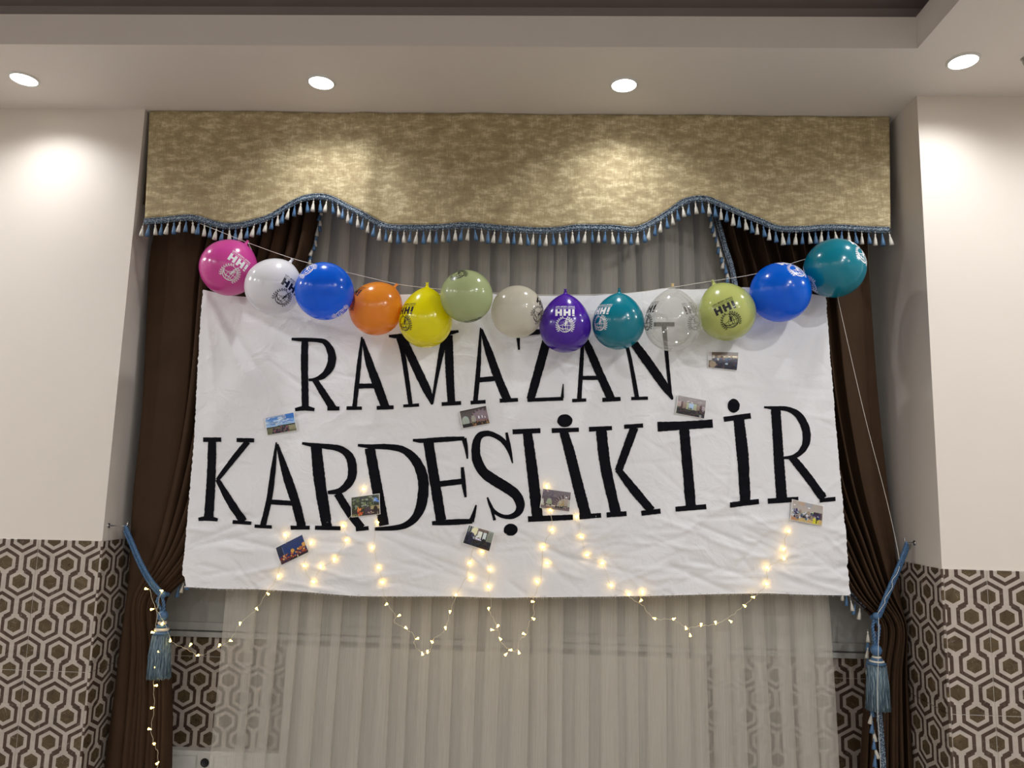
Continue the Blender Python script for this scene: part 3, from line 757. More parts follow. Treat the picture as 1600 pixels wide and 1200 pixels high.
p = Pic((80, 72, 70), 2).ell(.75, .75, .42, .66, (130, 112, 122)).ring(.75, .75, .38, .45, (70, 55, 60), (120, 100, 105)).ell(.15, .65, .14, .3, (165, 175, 165)).ell(.45, .62, .09, .22, (160, 160, 145)).ell(.66, .55, .03, .08, (235, 235, 245)).ell(.78, .55, .02, .08, (235, 235, 245)).ell(.88, .6, .02, .05, (225, 215, 220))
p.rect(0, .8, 1, 1, (25, 22, 28)).blobs(.35, .76, 1, .96, [(150, 110, 50), (110, 60, 40), (40, 30, 30), (170, 130, 90), (60, 70, 40)], 45, .03, .06).rect(.5, .72, 1, .76, (140, 70, 75)).rect(0, 0, 1, .08, (45, 38, 35)); pics.append(p)
p = Pic((110, 98, 96), 3).rect(0, 0, 1, .3, (120, 106, 104)).blobs(.05, .05, 1, .3, [(150, 138, 134), (100, 92, 84), (190, 180, 170)], 26, .04, .03).rect(0, .3, .14, .6, (170, 150, 148)).rect(.14, .3, .2, .7, (80, 45, 45)).rect(.2, .32, .33, .7, (140, 120, 105)).rect(.33, .32, .68, .68, (165, 172, 140)).rect(.42, .33, .58, .62, (165, 190, 220)).rect(.68, .35, .8, .7, (135, 118, 105)).rect(.8, .35, .88, .7, (80, 45, 50)).rect(.88, .38, 1, .7, (160, 148, 150))
p.rect(0, .68, 1, 1, (36, 36, 48)).blobs(0, .6, 1, 1, [(30, 30, 44), (60, 55, 60), (90, 60, 55), (70, 75, 60), (20, 20, 26)], 80, .05, .05).ell(.86, .92, .04, .08, (150, 150, 155)); pics.append(p)
p = Pic((105, 90, 78), 4).grad(0, 0, 1, .22, (95, 88, 76), (110, 84, 72)).rect(.3, .2, 1, .36, (160, 140, 110)).rect(.5, .26, .56, .31, (235, 220, 190)).rect(.66, .26, .73, .31, (240, 225, 195)).rect(.82, .23, .96, .3, (240, 225, 200)).rect(0, 0, .1, .56, (196, 190, 196)).rect(.12, .2, .2, .42, (190, 182, 170))
p.rect(.14, .4, 1, 1, (34, 34, 54)).blobs(.2, .36, 1, .95, [(22, 24, 44), (60, 60, 75), (40, 70, 110), (110, 85, 75), (30, 30, 36), (50, 30, 60)], 70, .06, .08).ell(.14, .78, .12, .2, (165, 145, 125)).ell(.32, .46, .03, .08, (200, 200, 195)).ell(.62, .7, .05, .06, (170, 190, 205)).ell(.44, .3, .04, .08, (90, 35, 25)); pics.append(p)
p = Pic((55, 58, 42), 5).blobs(0, 0, .95, .6, [(95, 105, 60), (40, 48, 32), (70, 80, 48), (120, 128, 80), (35, 50, 45), (130, 140, 120)], 110, .06, .07).blobs(.82, .15, 1, .35, [(90, 140, 220), (150, 185, 235)], 10, .05, .06).rect(.68, .55, 1, .75, (175, 160, 115)).blobs(.35, .45, .62, .56, [(235, 235, 235), (60, 60, 60)], 12, .02, .03)
p.rect(0, .72, 1, 1, (62, 50, 48)).rect(.46, .6, .68, .95, (80, 62, 72)).blobs(.22, .6, .4, .95, [(225, 80, 30), (240, 150, 90), (190, 60, 30)], 26, .03, .08).blobs(0, .85, .2, 1, [(150, 145, 100), (110, 120, 80)], 14, .04, .05).blobs(.4, .82, .8, .92, [(225, 190, 230), (40, 35, 40), (220, 200, 150)], 18, .02, .03).ell(.86, .7, .07, .14, (45, 30, 26)); pics.append(p)
p = Pic((20, 45, 100), 6).grad(0, 0, 1, .6, (22, 42, 95), (22, 58, 120)).rect(0, 0, .2, .55, (24, 34, 62)).blobs(0, .58, 1, .9, [(150, 60, 30), (200, 110, 50), (110, 40, 30), (240, 190, 110), (90, 40, 60)], 120, .04, .06).ell(.52, .55, .07, .1, (215, 165, 70)).ell(.95, .5, .07, .12, (215, 165, 80)).ell(.8, .6, .06, .09, (190, 110, 50)).rect(0, .9, 1, 1, (34, 24, 34)).rect(.2, .12, .215, .6, (110, 120, 160)).ell(.62, .92, .02, .06, (230, 215, 180)).blobs(0, .82, .3, 1, [(50, 36, 80), (80, 50, 60)], 12, .06, .06); pics.append(p)
p = Pic((150, 155, 145), 7).rect(0, 0, .05, .45, (60, 75, 75)).rect(.08, 0, .13, .42, (20, 28, 45)).ell(.28, .2, .12, .22, (235, 230, 190)).rect(.4, 0, .8, .14, (110, 90, 80)).rect(.38, .12, .41, .5, (75, 60, 45)).rect(.42, .14, .58, .55, (232, 232, 222)).rect(.58, .1, .62, .56, (24, 34, 38)).rect(.63, .16, .75, .56, (218, 226, 224)).rect(.75, .08, .78, .6, (34, 34, 34)).rect(.8, .08, 1, .6, (128, 134, 120))
p.rect(0, .58, 1, 1, (34, 36, 44)).blobs(0, .35, .28, .95, [(36, 36, 66), (24, 28, 40), (60, 58, 90)], 40, .07, .12).rect(.3, .52, .62, .62, (205, 200, 225)).blobs(.3, .45, .65, .6, [(80, 40, 40), (40, 30, 36), (240, 235, 245)], 16, .04, .05).blobs(.3, .62, 1, 1, [(26, 28, 34), (64, 48, 44), (46, 60, 64), (40, 40, 50)], 40, .08, .08).ell(.7, .6, .06, .13, (22, 26, 28)).rect(.6, .9, 1, 1, (70, 46, 26)); pics.append(p)
p = Pic((98, 86, 94), 8).blobs(0, 0, .5, .45, [(84, 74, 90), (110, 98, 100), (90, 78, 80)], 30, .1, .05).ell(.27, .72, .1, .28, (160, 168, 140)).ell(.03, .7, .05, .2, (205, 205, 195)).ell(.83, .8, .34, .55, (168, 158, 148)).ring(.83, .8, .28, .40, (60, 48, 50), (140, 125, 125)).blobs(.6, .5, .8, .8, [(170, 150, 105), (130, 110, 100), (195, 185, 150)], 18, .05, .08).ell(.86, .3, .02, .04, (255, 255, 255)).rect(.94, .4, 1, .8, (180, 182, 174)).ell(.17, .08, .025, .03, (225, 190, 185))
p.rect(0, .78, 1, .84, (190, 182, 175)).rect(0, .84, 1, 1, (120, 108, 110)).blobs(.1, .77, .42, .84, [(30, 24, 24)], 14, .03, .03).blobs(.5, .78, 1, .88, [(30, 22, 24), (24, 20, 26)], 30, .025, .05); pics.append(p)
p = Pic((175, 165, 158), 9).grad(0, 0, 1, .5, (168, 156, 148), (185, 176, 168)).ell(.3, .1, .1, .1, (180, 156, 135)).ell(.55, .1, .12, .16, (160, 158, 165)).ell(.07, .22, .03, .03, (240, 235, 235)).ell(.55, .25, .03, .03, (240, 235, 240)).rect(.72, .4, .98, .75, (85, 72, 72)).rect(.66, .42, .7, .6, (200, 220, 160))
p.rect(0, .78, 1, 1, (205, 175, 120)).rect(0, .78, .2, 1, (190, 140, 100)).blobs(.02, .45, .9, .85, [(50, 50, 100), (90, 110, 125), (60, 40, 90), (36, 32, 40), (160, 140, 120), (30, 40, 70), (210, 215, 220)], 90, .05, .09).blobs(.68, .78, .92, .98, [(225, 215, 60), (200, 200, 50)], 14, .05, .08).rect(.8, .7, .84, .95, (45, 30, 35)).rect(.22, .8, .24, .95, (40, 30, 30)); pics.append(p)
PH = [([(413.3, 652.5), (459.2, 643.7), (464.5, 672.6), (417.7, 680.5)], 'photo print of a group under a bright blue cloudy sky, left on the banner'),
      ([(717.3, 642.4), (760, 633.3), (766, 661.7), (723, 669.7)], 'dim photo print of a large arch, between the two painted words near the middle'),
      ([(1059, 616.9), (1104.4, 625.4), (1101, 654.6), (1055, 645.8)], 'photo print of a hall with a bright stage, below the last letter of RAMAZAN'),
      ([(1106.4, 549.4), (1155, 550), (1152, 579), (1106, 574)], 'photo print of people in dark clothes, highest on the banner, below the lime balloon'),
      ([(548.3, 777), (593, 771), (594.4, 803.4), (549, 808.6)], 'photo print of trees and an orange figure, stuck between the letters R and D'),
      ([(430, 856), (472.5, 834.5), (483.3, 862.5), (439.5, 883.5)], 'tilted photo print of a torch lit crowd under a deep blue night sky, lowest left'),
      ([(732.3, 820), (773, 831.8), (765, 862), (722.5, 848.4)], 'tilted photo print of people by bright windows, below the letter E'),
      ([(848, 763), (893, 769), (890.2, 800), (843.3, 793.3)], 'grey purple photo print of a striped stone arch, stuck over the letter L'),
      ([(1237.5, 780), (1287, 790.5), (1285, 822), (1234.5, 812)], 'light photo print of people around tables with yellow, at the right under the last letter')]
for (C4, lb), pc in zip(PH, pics):
    W = [at(x, y, YN) for x, y in C4]; cen = sum(W, Vector())/4
    dm = float(min(bdisp([q.x for q in W]+[cen.x], [q.z for q in W]+[cen.z]))); Yp = YN+dm-.008
    W = [at(x, y, Yp) for x, y in C4]; cen = sum(W, Vector())/4
    t = thing('photo_print', cen, lb, 'photo', 'photo prints stuck on the banner')
    tl, tr, br, bl = [q-cen for q in W]
    def S2(u, v, dy=0): q = (tl*(1-u)+tr*u)*(1-v)+(bl*(1-u)+br*u)*v; return Vector((q.x, dy-.004*math.sin(PI*v)+.002*u, q.z))
    vs = [S2(i/8, j/6, dz) for dz in (0, .0006) for j in range(7) for i in range(9)]; fs = []
    for L in (0, 63):
        for j in range(6):
            for i in range(8): a = L+j*9+i; fs.append((a, a+9, a+10, a+1) if L == 0 else (a, a+1, a+10, a+9))
    mesh('paper', vs, fs, M_paper, t)
    mg = .022; vs = [S2(mg+(1-2*mg)*i/GW, mg+(1-2*mg)*j/GH, -.0007) for j in range(GH+1) for i in range(GW+1)]
    fs = [(j*(GW+1)+i, (j+1)*(GW+1)+i, (j+1)*(GW+1)+i+1, j*(GW+1)+i+1) for j in range(GH) for i in range(GW)]
    o = mesh('printed_image', vs, fs, M_photo, t); ca = o.data.color_attributes.new('print', 'FLOAT_COLOR', 'CORNER')
    A = np.clip(pc.a+pc.r.normal(0, 7, pc.a.shape), 0, 255)/255; A = np.where(A < .04, A/12.92, ((A+.055)/1.055)**2.4)
    A = np.concatenate([A, np.ones((GH, GW, 1))], 2).reshape(-1, 4); ca.data.foreach_set('color', np.repeat(A, 4, 0).astype(np.float32).ravel())

# ------------------------------------------------------------------ balloons
def stroke2(P, wd):
    """ribbon in 2D -> verts, faces"""
    P = [Vector(p) for p in P]; V = []; n = len(P)
    for i, p in enumerate(P):
        t = P[min(i+1, n-1)]-P[max(i-1, 0)]; t.normalize(); q = Vector((-t.y, t.x))*(wd/2); V += [p-q, p+q]
    return V, [(2*i, 2*i+2, 2*i+3, 2*i+1) for i in range(n-1)]
def rect2(x0, y0, x1, y1):
    nx = max(1, int((x1-x0)/.5)); ny = max(1, int((y1-y0)/.5)); V = [Vector((x0+(x1-x0)*i/nx, y0+(y1-y0)*j/ny)) for j in range(ny+1) for i in range(nx+1)]
    return V, [(j*(nx+1)+i, j*(nx+1)+i+1, (j+1)*(nx+1)+i+1, (j+1)*(nx+1)+i) for j in range(ny) for i in range(nx)]
def arc(cx, cy, r, a0, a1, n=16, ry=None): return [(cx+r*math.cos(math.radians(a0+(a1-a0)*i/n)), cy+(ry or r)*math.sin(math.radians(a0+(a1-a0)*i/n))) for i in range(n+1)]
def text2(s, size, cx, cy, wid):
    c = bpy.data.curves.new('t', 'FONT'); c.body = s; c.size = size; c.align_x = 'CENTER'; c.align_y = 'CENTER'; c.offset = .012*size
    o = bpy.data.objects.new('t', c); COL.objects.link(o); dg = bpy.context.evaluated_depsgraph_get(); me = o.evaluated_get(dg).to_mesh()
    V = [v.co.copy() for v in me.vertices]; F = [tuple(q.vertices) for q in me.polygons]; o.evaluated_get(dg).to_mesh_clear(); bpy.data.objects.remove(o)
    if not V: return [], []
    mx = max(abs(v.x) for v in V); k = wid/2/mx
    return [Vector((cx-v.x*k, cy-v.y)) for v in V], F                    # turned upside down, as printed
def logo():
    G = []
    for x0, x1 in ((-4.5, -1.35), (-.75, 2.4)):                              # the two H, print is upside down (neck side up)
        G += [rect2(x0, 4.4, x0+1.1, 7.7), rect2(x1-1.1, 4.4, x1, 7.7), rect2(x0+1.1, 5.6, x1-1.1, 6.5)]
    G += [rect2(3.1, 5.25, 4.2, 7.7), rect2(3.1, 4.3, 4.2, 4.95)]            # dotted capital I
    G += [text2('İNSANİ YARDIM VAKFI', 1.15, 0, 9.15, 8.9), text2('HUMANITARIAN RELIEF FOUNDATION', .62, 0, 8.2, 8.9)]
    G.append(stroke2(arc(0, 0, 2.95, 175, 445, 40), .32))                    # globe outline, open at the crescent
    G.append(stroke2(arc(-.7, .9, 2.45, 190, 300, 16), .34)); G.append(stroke2(arc(-2.4, 2.9, 2.9, 268, 352, 14), .22))
    for rr in (.9, 2.0): G.append(stroke2(arc(.3, 0, rr, -88, 88 if rr > 1 else 80, 20, 2.85), .2))
    G.append(stroke2([(.3, -2.9), (.3, -1), (.3, 1), (.4, 2.8)], .2)); G.append(stroke2(arc(.3, 0, 1.5, 180, 268, 14, 2.85), .18))
    G += [stroke2([(-.9, 0), (1, 0), (2.9, 0)], .2), stroke2(arc(.2, -3.2, 2.6, 40, 130, 14, 1.7), .2), stroke2(arc(1.2, 3.1, 1.7, 215, 320, 10, 1.5), .18)]
    G.append(([Vector(v) for v in ((-.3, -.4), (.5, .1), (.9, 1.2), (.3, 2.6), (.0, 1.4))], [(0, 1, 2, 3, 4)]))
    for sg in (-1, 1):                                                    # laurel
        G.append(stroke2(arc(0, 0, 3.75, 90-sg*8, 90-sg*140, 24), .1))
        for k in range(9):
            a = math.radians(90-sg*(22+k*14)); r = 3.75
            for io in (-1, 1):
                b0 = Vector((r*math.cos(a), r*math.sin(a))); rad_ = Vector((math.cos(a), math.sin(a))); tg = Vector((-math.sin(a), math.cos(a)))*sg
                d = (rad_*io*.75+tg*.9).normalized(); n_ = Vector((-d.y, d.x))
                G.append(([b0, b0+d*.5+n_*.2, b0+d*1.0, b0+d*.5-n_*.2], [(0, 1, 2, 3)]))
    G.append(stroke2([(-1.6, 3.6), (-.5, 3.15), (.5, 3.15), (1.6, 3.6)], .2))
    V = []; F = []
    for v, f in G: n = len(V); V += [Vector((q.x, q.y)) for q in v]; F += [tuple(i+n for i in g) for g in f]
    return V, F
LV, LF = logo()
def profile(R, stretch):
    """(r, z) with +z towards the neck; returns list"""
    P = []
    for i in range(33):
        th = PI*i/32*.965; r = R*math.sin(th); z = -R*math.cos(th)
        if th > PI/2:
            k = (th-PI/2)/(PI/2); z *= 1+(stretch-1)*k; r *= (1-.04*k*k)
        P.append((max(r, .0004), z))
    r, z = P[-1]; P += [(r*.62, z+R*.035), (.007, z+R*.07), (.0055, z+R*.09)]
    return P
def balloon(cx, cy, rpx, Y, neck, label, mat, ink, prints, stretch=1.12, knot_mat=None):
    c = at(cx, cy, Y); R = rpx/FPX*(c-CP).dot(CF); t = thing('balloon', c, label, 'balloon', 'party balloons on the string')
    fwd = (c-CP).normalized(); rt = (CR-fwd*CR.dot(fwd)).normalized(); up = rt.cross(fwd)
    nz = (rt*neck[0]+fwd*neck[1]+up*neck[2]).normalized(); ax = nz.orthogonal().normalized(); ay = nz.cross(ax)
    # local x = ax, y = ay, z = neck
    ref = -fwd; ref = (ref-nz*ref.dot(nz))
    if ref.length > .2: ax = ref.normalized(); ay = nz.cross(ax)
    Mx = Matrix((ax, ay, nz)).transposed()
    t.rotation_euler = Mx.to_euler()
    P = profile(R, stretch); b = MB(); b.lathe(P, 48, cap=False); b.f.append(tuple(range(48))[::-1]); b.mi.append(0)
    b.build('skin', mat, t)
    zt = P[-1][1]; b = MB()
    b.lathe([(.003, zt-.003), (.0065, zt-.002), (.0075, zt+.002), (.0055, zt+.005), (.004, zt+.006), (.0075, zt+.011), (.008, zt+.0125), (.006, zt+.012)], 12, cap=False)
    b.build('knot', knot_mat or mat, t)
    rs = [q[0] for q in P]; zs_ = [q[1] for q in P]; sl = [0]
    for i in range(1, len(P)): sl.append(sl[-1]+math.hypot(rs[i]-rs[i-1], zs_[i]-zs_[i-1]))
    sl = np.array(sl)
    for (dx, dz, front) in prints:                 # print centre as seen from the hall, in units of the radius
        yy = -math.sqrt(max(0, 1-dx*dx-dz*dz))*front; v = Mx.inverted() @ (rt*dx+fwd*yy+up*dz)
        phi = math.atan2(v.y, v.x); th = math.acos(max(-1, min(1, -v.z))); s0 = float(np.interp(th/PI/.965*32, range(33), sl[:33]))
        sc = .0108*R/.128; V = []
        for q in LV:
            s = s0+q.y*sc; r = float(np.interp(s, sl, rs)); z = float(np.interp(s, sl, zs_)); rc = max(float(np.interp(s0, sl, rs)), R*.55)
            a = phi+q.x*sc/max(r, rc*.8); rr = r+.0006; V.append((rr*math.cos(a), rr*math.sin(a), z))
        mesh('printed_emblem', V, LF, ink, t, smooth=False)
    return t
m_pink = mat_latex('pearl_pink_latex', (226, 80, 172)); m_wht = mat_latex('pearl_white_latex', (242, 241, 245), transl=.3)
m_blue = mat_latex('royal_blue_latex', (0, 122, 245), .32, .35, (.25, .5, 1)); m_or = mat_latex('orange_latex', (255, 164, 52), transl=.35)
m_yel = mat_latex('yellow_latex', (252, 242, 0), transl=.35); m_sage = mat_latex('pearl_sage_latex', (190, 202, 150), transl=.3)
m_cream = mat_latex('cream_latex', (226, 220, 202), .4, .35); m_pur = mat_latex('purple_latex', (80, 26, 172)); m_teal = mat_latex('teal_latex', (0, 138, 160), transl=.3)
m_lime = mat_latex('pearl_lime_latex', (200, 208, 122), transl=.25); m_clear = mat_clear(); m_amber = plain('amber_latex', (226, 196, 140), .3)
YBL = 3.44
BALLOONS = [
 (357, 419, 43, YBL+.03, (.55, .25, .75), 'pink balloon with white print, first at the left end of the string', m_pink, M_ink_w, [(.05, -.19, 1)], 1.1),
 (427, 449, 43, YBL-.05, (.55, .25, .80), 'white balloon with black print, between the pink and a blue balloon', m_wht, M_ink_b, [(.3, -.38, 1)], 1.12),
 (507, 455, 45, YBL-.13, (-.3, .9, .45), 'blue balloon third from the left, beside the white one', m_blue, M_ink_w, [(-.55, .72, 1), (.55, -.76, 1)], 1.0),
 (587, 483, 41, YBL, (.62, .2, .72), 'orange balloon fourth from the left on the string', m_or, M_ink_b, [(-.93, .2, 1)], 1.12),
 (665, 502, 41.5, YBL, (.05, .1, 1), 'yellow balloon with black print, right of the orange one', m_yel, M_ink_b, [(-.77, -.1, 1)], 1.3),
 (729, 463, 41, YBL-.08, (.0, .98, .2), 'sage green balloon with its round tip facing the room, above the letter M', m_sage, M_ink_b, [(-.3, .82, 1), (.25, -.95, 1)], 1.0),
 (808, 487, 41, YBL, (-.3, .8, .5), 'cream half see-through balloon in the middle of the string', m_cream, M_ink_b, [(.78, -.12, 1)], 1.0),
 (883, 511, 40.5, YBL, (.0, .08, 1), 'purple balloon with white print, right of the cream one', m_pur, M_ink_w, [(.0, .06, 1)], 1.3),
 (966, 506, 40.5, YBL, (.02, .08, 1), 'teal balloon with white print beside the purple one', m_teal, M_ink_w, [(-.7, .0, 1)], 1.2),
 (1051, 505, 44, YBL, (-.02, .1, 1), 'clear see-through balloon with black print over the last letter of the upper word', m_clear, M_ink_b, [(-.9, 0, 1), (.8, 0, -1)], 1.25),
 (1136, 489, 43.5, YBL, (-.42, .1, .9), 'lime green balloon with black print, right of the clear one', m_lime, M_ink_b, [(.14, -.28, 1)], 1.14),
 (1219, 457, 46, YBL-.01, (-.45, .6, .65), 'blue balloon second from the right end, beside the last teal one', m_blue, M_ink_w, [(.52, .72, 1)], 1.06),
 (1304, 419, 46, YBL-.01, (-.5, .7, .5), 'teal balloon at the far right end of the string', m_teal, M_ink_w, [(.84, .41, 1), (-.72, -.56, 1)], 1.0),
]
knots = []
for B in BALLOONS:
    cx, cy, rp_, Y, nk, lb, mt, ink, pr, stt = B
    balloon(cx, cy, rp_, Y, nk, lb, mt, ink, pr, stt, m_amber if mt is m_clear else None)
# the string that carries them
YS = 3.53
sp_ = [(312, 349, 3.565), (352, 365, YS), (392, 381, YS), (461, 405, YS), (520, 420, YS), (590, 437, YS), (622, 444, YS), (669, 450, YS), (740, 456, YS+.02), (820, 460, YS+.02), (883, 461, YS), (966, 459, YS), (1010, 455, YS),
       (1050, 449, YS), (1100, 441, YS), (1180, 428, YS), (1258, 405, YS), (1300, 392, YS+.02)]
b = MB(); b.tube(catmull([at(x, y, Y) for x, y, Y in sp_], 5), .0013, 5)
b.tube([at(388, 380, YS), at(393, 390, YS-.04), at(399, 405, YS-.05), at(400, 415, YS-.03)], .0011, 4)
b.tube(catmull([at(x, y, Y) for x, y, Y in ((1300, 392, YS+.02), (1306, 440, 3.56), (1310, 470, 3.57), (1350, 645, 3.585), (1385, 780, 3.60), (1404, 868, 3.60), (1403, 893, 3.575), (1394, 907, 3.575), (1394, 918, 3.565), (1383, 935, 3.565), (1382, 943, 3.56), (1371, 960, 3.56), (1373, 972, 3.55), (1372, 1040, 3.53), (1371, 1100, 3.53), (1376, 1200, 3.53), (1380, 1330, 3.53))], 5), .0012, 4)
tag(b.build('balloon_string', M_twine), 'thin white string carrying the balloons and running down over the right rope', 'string')

# ------------------------------------------------------------------ rope tiebacks
def big_tassel(root, top, ball, skirt_top, skirt_bot, rpx, Y, loop):
    off = Vector(root.location)
    A, Bp, C1, D1 = [at(*q, Y)-off for q in (top, ball, skirt_top, skirt_bot)]; k = (at(800, 600, Y)-CP).dot(CF)/FPX
    b = MB()
    for dx in (-.011, .011): b.rope([A+Vector((dx*.4, -.005, .01)), A+Vector((dx*1.4, -.008, -.02)), (A+Bp)/2+Vector((dx, -.004, 0)), Bp+Vector((dx*.3, 0, .02))], .0075)
    b.build('cord_loop', M_rope, root)
    b = MB(); r = 8.2*k; b.lathe([(.002, r), (r*.5, r*.87), (r*.87, r*.5), (r, 0), (r*.87, -r*.5), (r*.5, -r*.87), (.002, -r)], 24, Bp); b.build('knob', M_rope, root)
    b = MB(); h = (Bp.z-r)-C1.z; z0 = C1.z
    for i in range(4):
        rr = rpx*k*(.42+.13*i); zz = z0+h*(1-(i+.5)/4)
        b.lathe([(rr*.8, h/8), (rr, h/16), (rr, -h/16), (rr*.8, -h/8)], 24, (C1.x, C1.y, zz), k=i % 2)
    b.build('bound_head', None, root, True, [M_ivory, M_rope])
    L = C1.z-D1.z; R_ = rpx*k; b = MB(); seg = 56; vs = []; fs = []
    for j, (f, r_) in enumerate(((0, .72), (.06, .86), (.25, .93), (.6, 1.0), (.9, 1.05), (1, 1.06), (1, .6))):
        for i in range(seg):
            a = 2*PI*i/seg; q = random.uniform(-.06, .06)*(f > 0); zz = -L*f+random.uniform(-.004, .004)*(f == 1)
            rr = R_*r_*(1-.09*(i % 2)+q)
            vs.append((C1.x+(D1.x-C1.x)*f+rr*math.cos(a), C1.y+rr*.8*math.sin(a), C1.z+zz))
    for j in range(6):
        for i in range(seg): a = j*seg+i; c = j*seg+(i+1) % seg; fs.append((a, c, c+seg, a+seg))
    b.add(vs, fs)
    for i in range(70):
        a = random.uniform(0, 2*PI); x, y = math.cos(a), math.sin(a)*.8
        b.tube([(C1.x+R_*.84*x, C1.y+R_*.84*y, C1.z-.004), (C1.x+R_*1.0*x+random.uniform(-.004, .004), C1.y+R_*1.0*y, C1.z-L*.5), (D1.x+R_*1.08*x+random.uniform(-.005, .005), C1.y+R_*1.08*y, D1.z+random.uniform(-.006, .006))], .0011, 3)
    b.build('skirt', M_tass, root)
def tieback(label, hook, rope, back, tas, Y, sgn):
    H = Vector(hook); root = thing('curtain_tieback', H, label, 'tieback'); off = H
    b = MB(); pts = [Vector(q)-off for q in rope]
    b.rope(catmull([p+Vector((0, 0, .008)) for p in pts], 6), .0085, .018); b.rope(catmull([p+Vector((.003, .003, -.006)) for p in pts], 6), .0085, .018); b.rope(catmull([p+Vector((-.006*sgn, .005, -.016)) for p in pts], 6), .007, .018); b.rope(catmull([Vector(q)-off for q in back], 6), .009, .02)
    b.build('rope', M_rope, root)
    b = MB(); kp = pts[-1]; r = .017; b.lathe([(.004, r), (r*.8, r*.7), (r*1.1, 0), (r*.8, -r*.7), (.004, -r)], 16, kp+Vector((.012*sgn, -.004, -.008))); b.build('wrapped_knot', M_rope, root)
    big_tassel(root, *tas)
    return root
YT = 3.60
hl = atX(186, 822, XL+TT-.009); hlp = Vector((XL, atX(184, 822, XL).y, atX(184, 822, XL).z))
hkL = hlp+Vector((.055, 0, 0)); hrp = Vector((XR, atX(1434, 850, XR).y, atX(1434, 850, XR).z)); hkR = hrp+Vector((-.07, 0, 0))
ropeL = [at(196, 824, 3.60), at(207, 850, 3.60), at(220, 880, 3.59), at(236, 908, 3.58), at(251, 926, 3.575)]
backL = [at(196, 824, 3.63), at(204, 840, 3.68), at(215, 870, 3.80), at(240, 915, 3.80), at(262, 928, 3.68), at(256, 928, 3.58)]
tieback('blue rope tieback with a large tassel on the left curtain', at(196, 822, 3.60), ropeL, backL, ((252, 932), (254, 962), (252, 991), (248, 1059), 15.5, 3.575, None), YT, 1)
ropeR = [at(1417, 850, 3.60), at(1411, 868, 3.60), at(1400, 895, 3.59), at(1385, 930, 3.58), at(1373, 960, 3.575)]
backR = [at(1417, 850, 3.63), at(1412, 865, 3.68), at(1395, 900, 3.80), at(1375, 950, 3.80), at(1362, 964, 3.68), at(1368, 966, 3.58)]
tieback('blue rope tieback with a large tassel on the right curtain', at(1417, 848, 3.60), ropeR, backR, ((1367, 972), (1369, 1016), (1370, 1038), (1372, 1109), 15.5, 3.575, None), YT, -1)
def hook(label, x0, p, sgn):
    t = thing('wall_hook', (x0, p.y, p.z), label, 'hook'); L = abs(p.x-x0)
    b = MB(); b.lathe([(.0005, 0), (.012, 0), (.012, .004), (.005, .006), (.0005, .006)], 16, cap=False); o = b.build('rosette', M_metal, t); o.rotation_euler = (0, PI/2*sgn, 0)
    b = MB(); b.tube([(0, 0, 0), (L*sgn, 0, 0), ((L+.006)*sgn, 0, .006), ((L+.008)*sgn, 0, .022)], .0032, 8); b.build('pin', M_metal, t)
pl, prr = at(197, 822, 3.60), at(1416, 848, 3.60)
hook('small metal hook on the left reveal holding the left blue rope', XL, pl, 1)
hook('small metal hook on the right reveal holding the right blue rope', XR, prr, -1)

# ------------------------------------------------------------------ fairy lights
def lead_mesh():
    b = MB(); b.lathe([(.0012, 0), (.0018, .003), (.0030, .006), (.0032, .008), (.0064, .017), (.0056, .0185), (.0005, .0145)], 10, cap=False)
    me = bpy.data.meshes.new('bulb'); me.from_pydata(b.v, [], b.f); me.materials.append(M_bulb); me.polygons.foreach_set('use_smooth', [True]*len(me.polygons)); return me
BME = lead_mesh()
YW = 3.585
def fairy(label, wires, bulbs):
    P0 = at(*wires[0][0], YW); root = thing('fairy_lights', P0, label, 'fairy lights', 'warm white fairy lights'); b = MB(); nodes = []
    def Yat(x, y):
        p = at(x, y, YN)
        if y < 925 and 300 < x < 1320: return YN+float(bdisp([p.x], [p.z])[0])-.011
        return YW if x > 280 else 3.545
    for W in wires:
        c = catmull([at(x, y, Yat(x, y)) for x, y in W], 6)
        c = [q+Vector((.0025*math.sin(i*1.7), .001*math.sin(i), .0025*math.cos(i*2.3))) for i, q in enumerate(c)]
        b.tube([q-P0 for q in c], .00095, 4); nodes += c
    for x, y in bulbs:
        p = at(x, y, Yat(x, y)-.002); n = min(nodes, key=lambda q: (q-p).length); d = p-n
        o = link('bulb', BME, root); o.scale = (.85, .85, .85)
        dr_ = d.normalized() if d.length > .004 else Vector((random.uniform(-1, 1), -.3, random.uniform(-.6, .8))).normalized()
        if d.length > .012:
            b.tube([n-P0, p-P0-dr_*.008], .0009, 4)
        o.location = p-P0-dr_*.011; o.rotation_euler = dr_.to_track_quat('Z', 'Y').to_euler()
    b.build('wire', M_wire, root)
fairy('fairy light strand hanging straight down over the left tassel', [[(252, 924), (246, 951), (244, 988), (248, 1018), (243, 1043), (240, 1072), (241, 1106), (236, 1139), (241, 1162), (247, 1180), (245, 1210)]],
      [(252.5, 923), (237, 952), (238, 988), (247.6, 1018), (242.5, 1043), (244, 1071), (237, 1106), (233, 1139), (240.6, 1162), (245.4, 1193)])
fairy('fairy light strand looping from the left tassel up to the lower left of the banner', [[(234, 922), (243, 950), (258, 975), (269, 1003), (290, 1013), (313, 1024), (343, 1010), (360, 1000), (375, 975), (401, 951), (416, 927), (432, 905), (438, 880), (450, 840)]],
      [(228, 920), (253.4, 975), (266, 1001), (298, 1007), (309, 1024), (343, 1008), (360, 1001), (375, 974), (401, 951), (419, 928), (435, 900), (445, 836)])
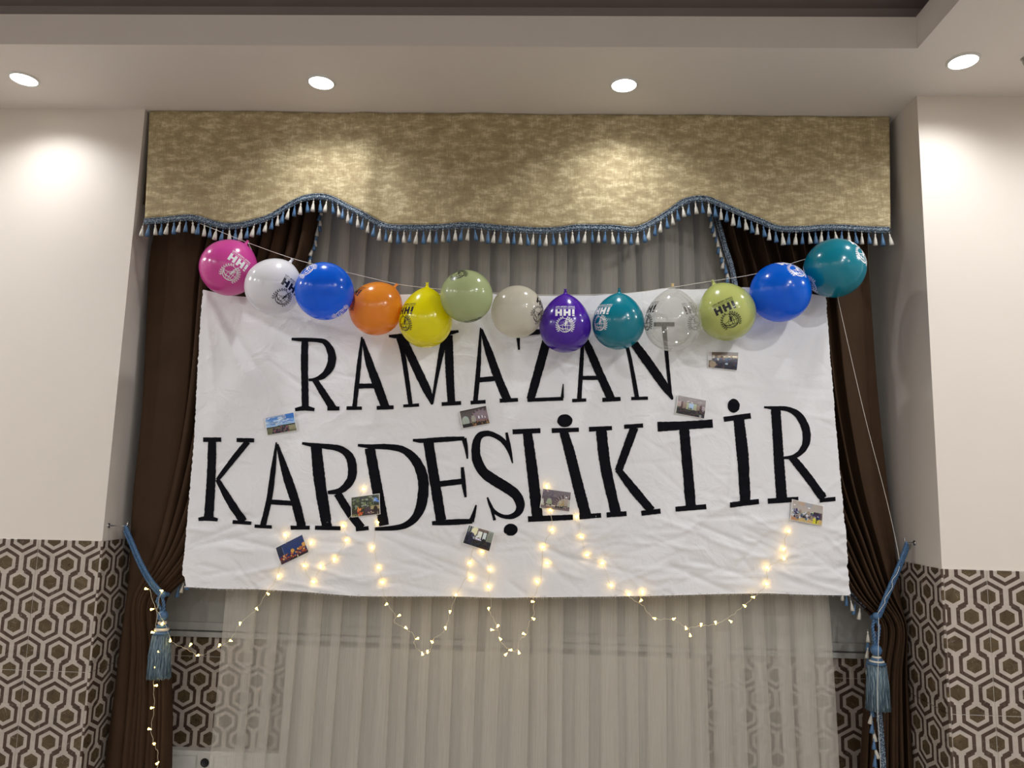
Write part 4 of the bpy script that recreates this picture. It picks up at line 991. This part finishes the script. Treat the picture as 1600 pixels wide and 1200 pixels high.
fairy('fairy light strand on the banner around the letter R of the lower word', [[(567, 764), (552, 800), (537, 822), (541, 844), (522, 874), (501, 888), (489, 909), (476, 884), (485, 850)]],
      [(567.5, 764), (536, 821), (541, 844), (522, 874), (501, 885), (475, 884), (489.5, 909), (486, 848)])
fairy('fairy light strand hanging as a loop below the letters D and E', [[(590, 800), (584, 852), (592, 887), (598, 910), (600, 930), (606, 945), (618, 962), (616, 972), (632, 981), (647, 993), (648, 1008), (660, 1020), (672, 1018), (676, 1000), (690, 990), (697, 980), (703, 958), (713, 930), (728, 902), (733, 880), (742, 850)]],
      [(590, 816), (581, 856), (591, 887), (597.5, 910), (604, 944), (624, 961.5), (634, 980.6), (652.5, 997.5), (660, 1022), (668, 1018), (675, 1003), (696, 981), (703, 956), (712.5, 930), (736, 902.5), (734, 880)])
fairy('fairy light strand hanging as a deep narrow loop near the middle of the banner', [[(758, 858), (765, 890), (763, 917), (768, 945), (763, 951), (770, 965), (779, 985), (781, 1000), (792, 1012), (806, 1018), (812, 1000), (822, 992), (826, 975), (834, 960), (834, 935), (845, 905), (849, 855), (861, 828), (861, 797)]],
      [(752.5, 862), (766, 890), (763, 917), (763.5, 951), (768, 984), (778, 978), (782, 998.5), (790, 1023), (798, 1015.6), (811, 1020), (818, 990), (834, 967), (832, 940), (839, 909), (855, 880), (848, 855), (862.5, 827.5), (860, 797), (854, 760)])
fairy('fairy light strand running along the lower right edge of the banner', [[(896, 800), (903, 810), (909, 839), (918, 867), (941, 880), (955, 915), (975, 925), (990, 938), (1003, 945), (1022, 966), (1052, 968), (1072, 980), (1095, 978), (1118, 975), (1140, 964), (1160, 948), (1178, 933), (1198, 912), (1200, 887), (1225, 870), (1226, 845), (1233, 830)]],
      [(901, 807.5), (908, 839), (917.5, 867), (941, 880), (955, 915), (982.5, 929), (1002, 938), (1004, 925), (1023, 966.5), (1052.5, 967), (1072, 982), (1078.5, 993), (1095.6, 975.6), (1118, 972.5), (1142, 971), (1164, 947), (1177.5, 933), (1198, 912.5), (1199, 887), (1225, 872.5), (1224.5, 858), (1232.5, 830)])
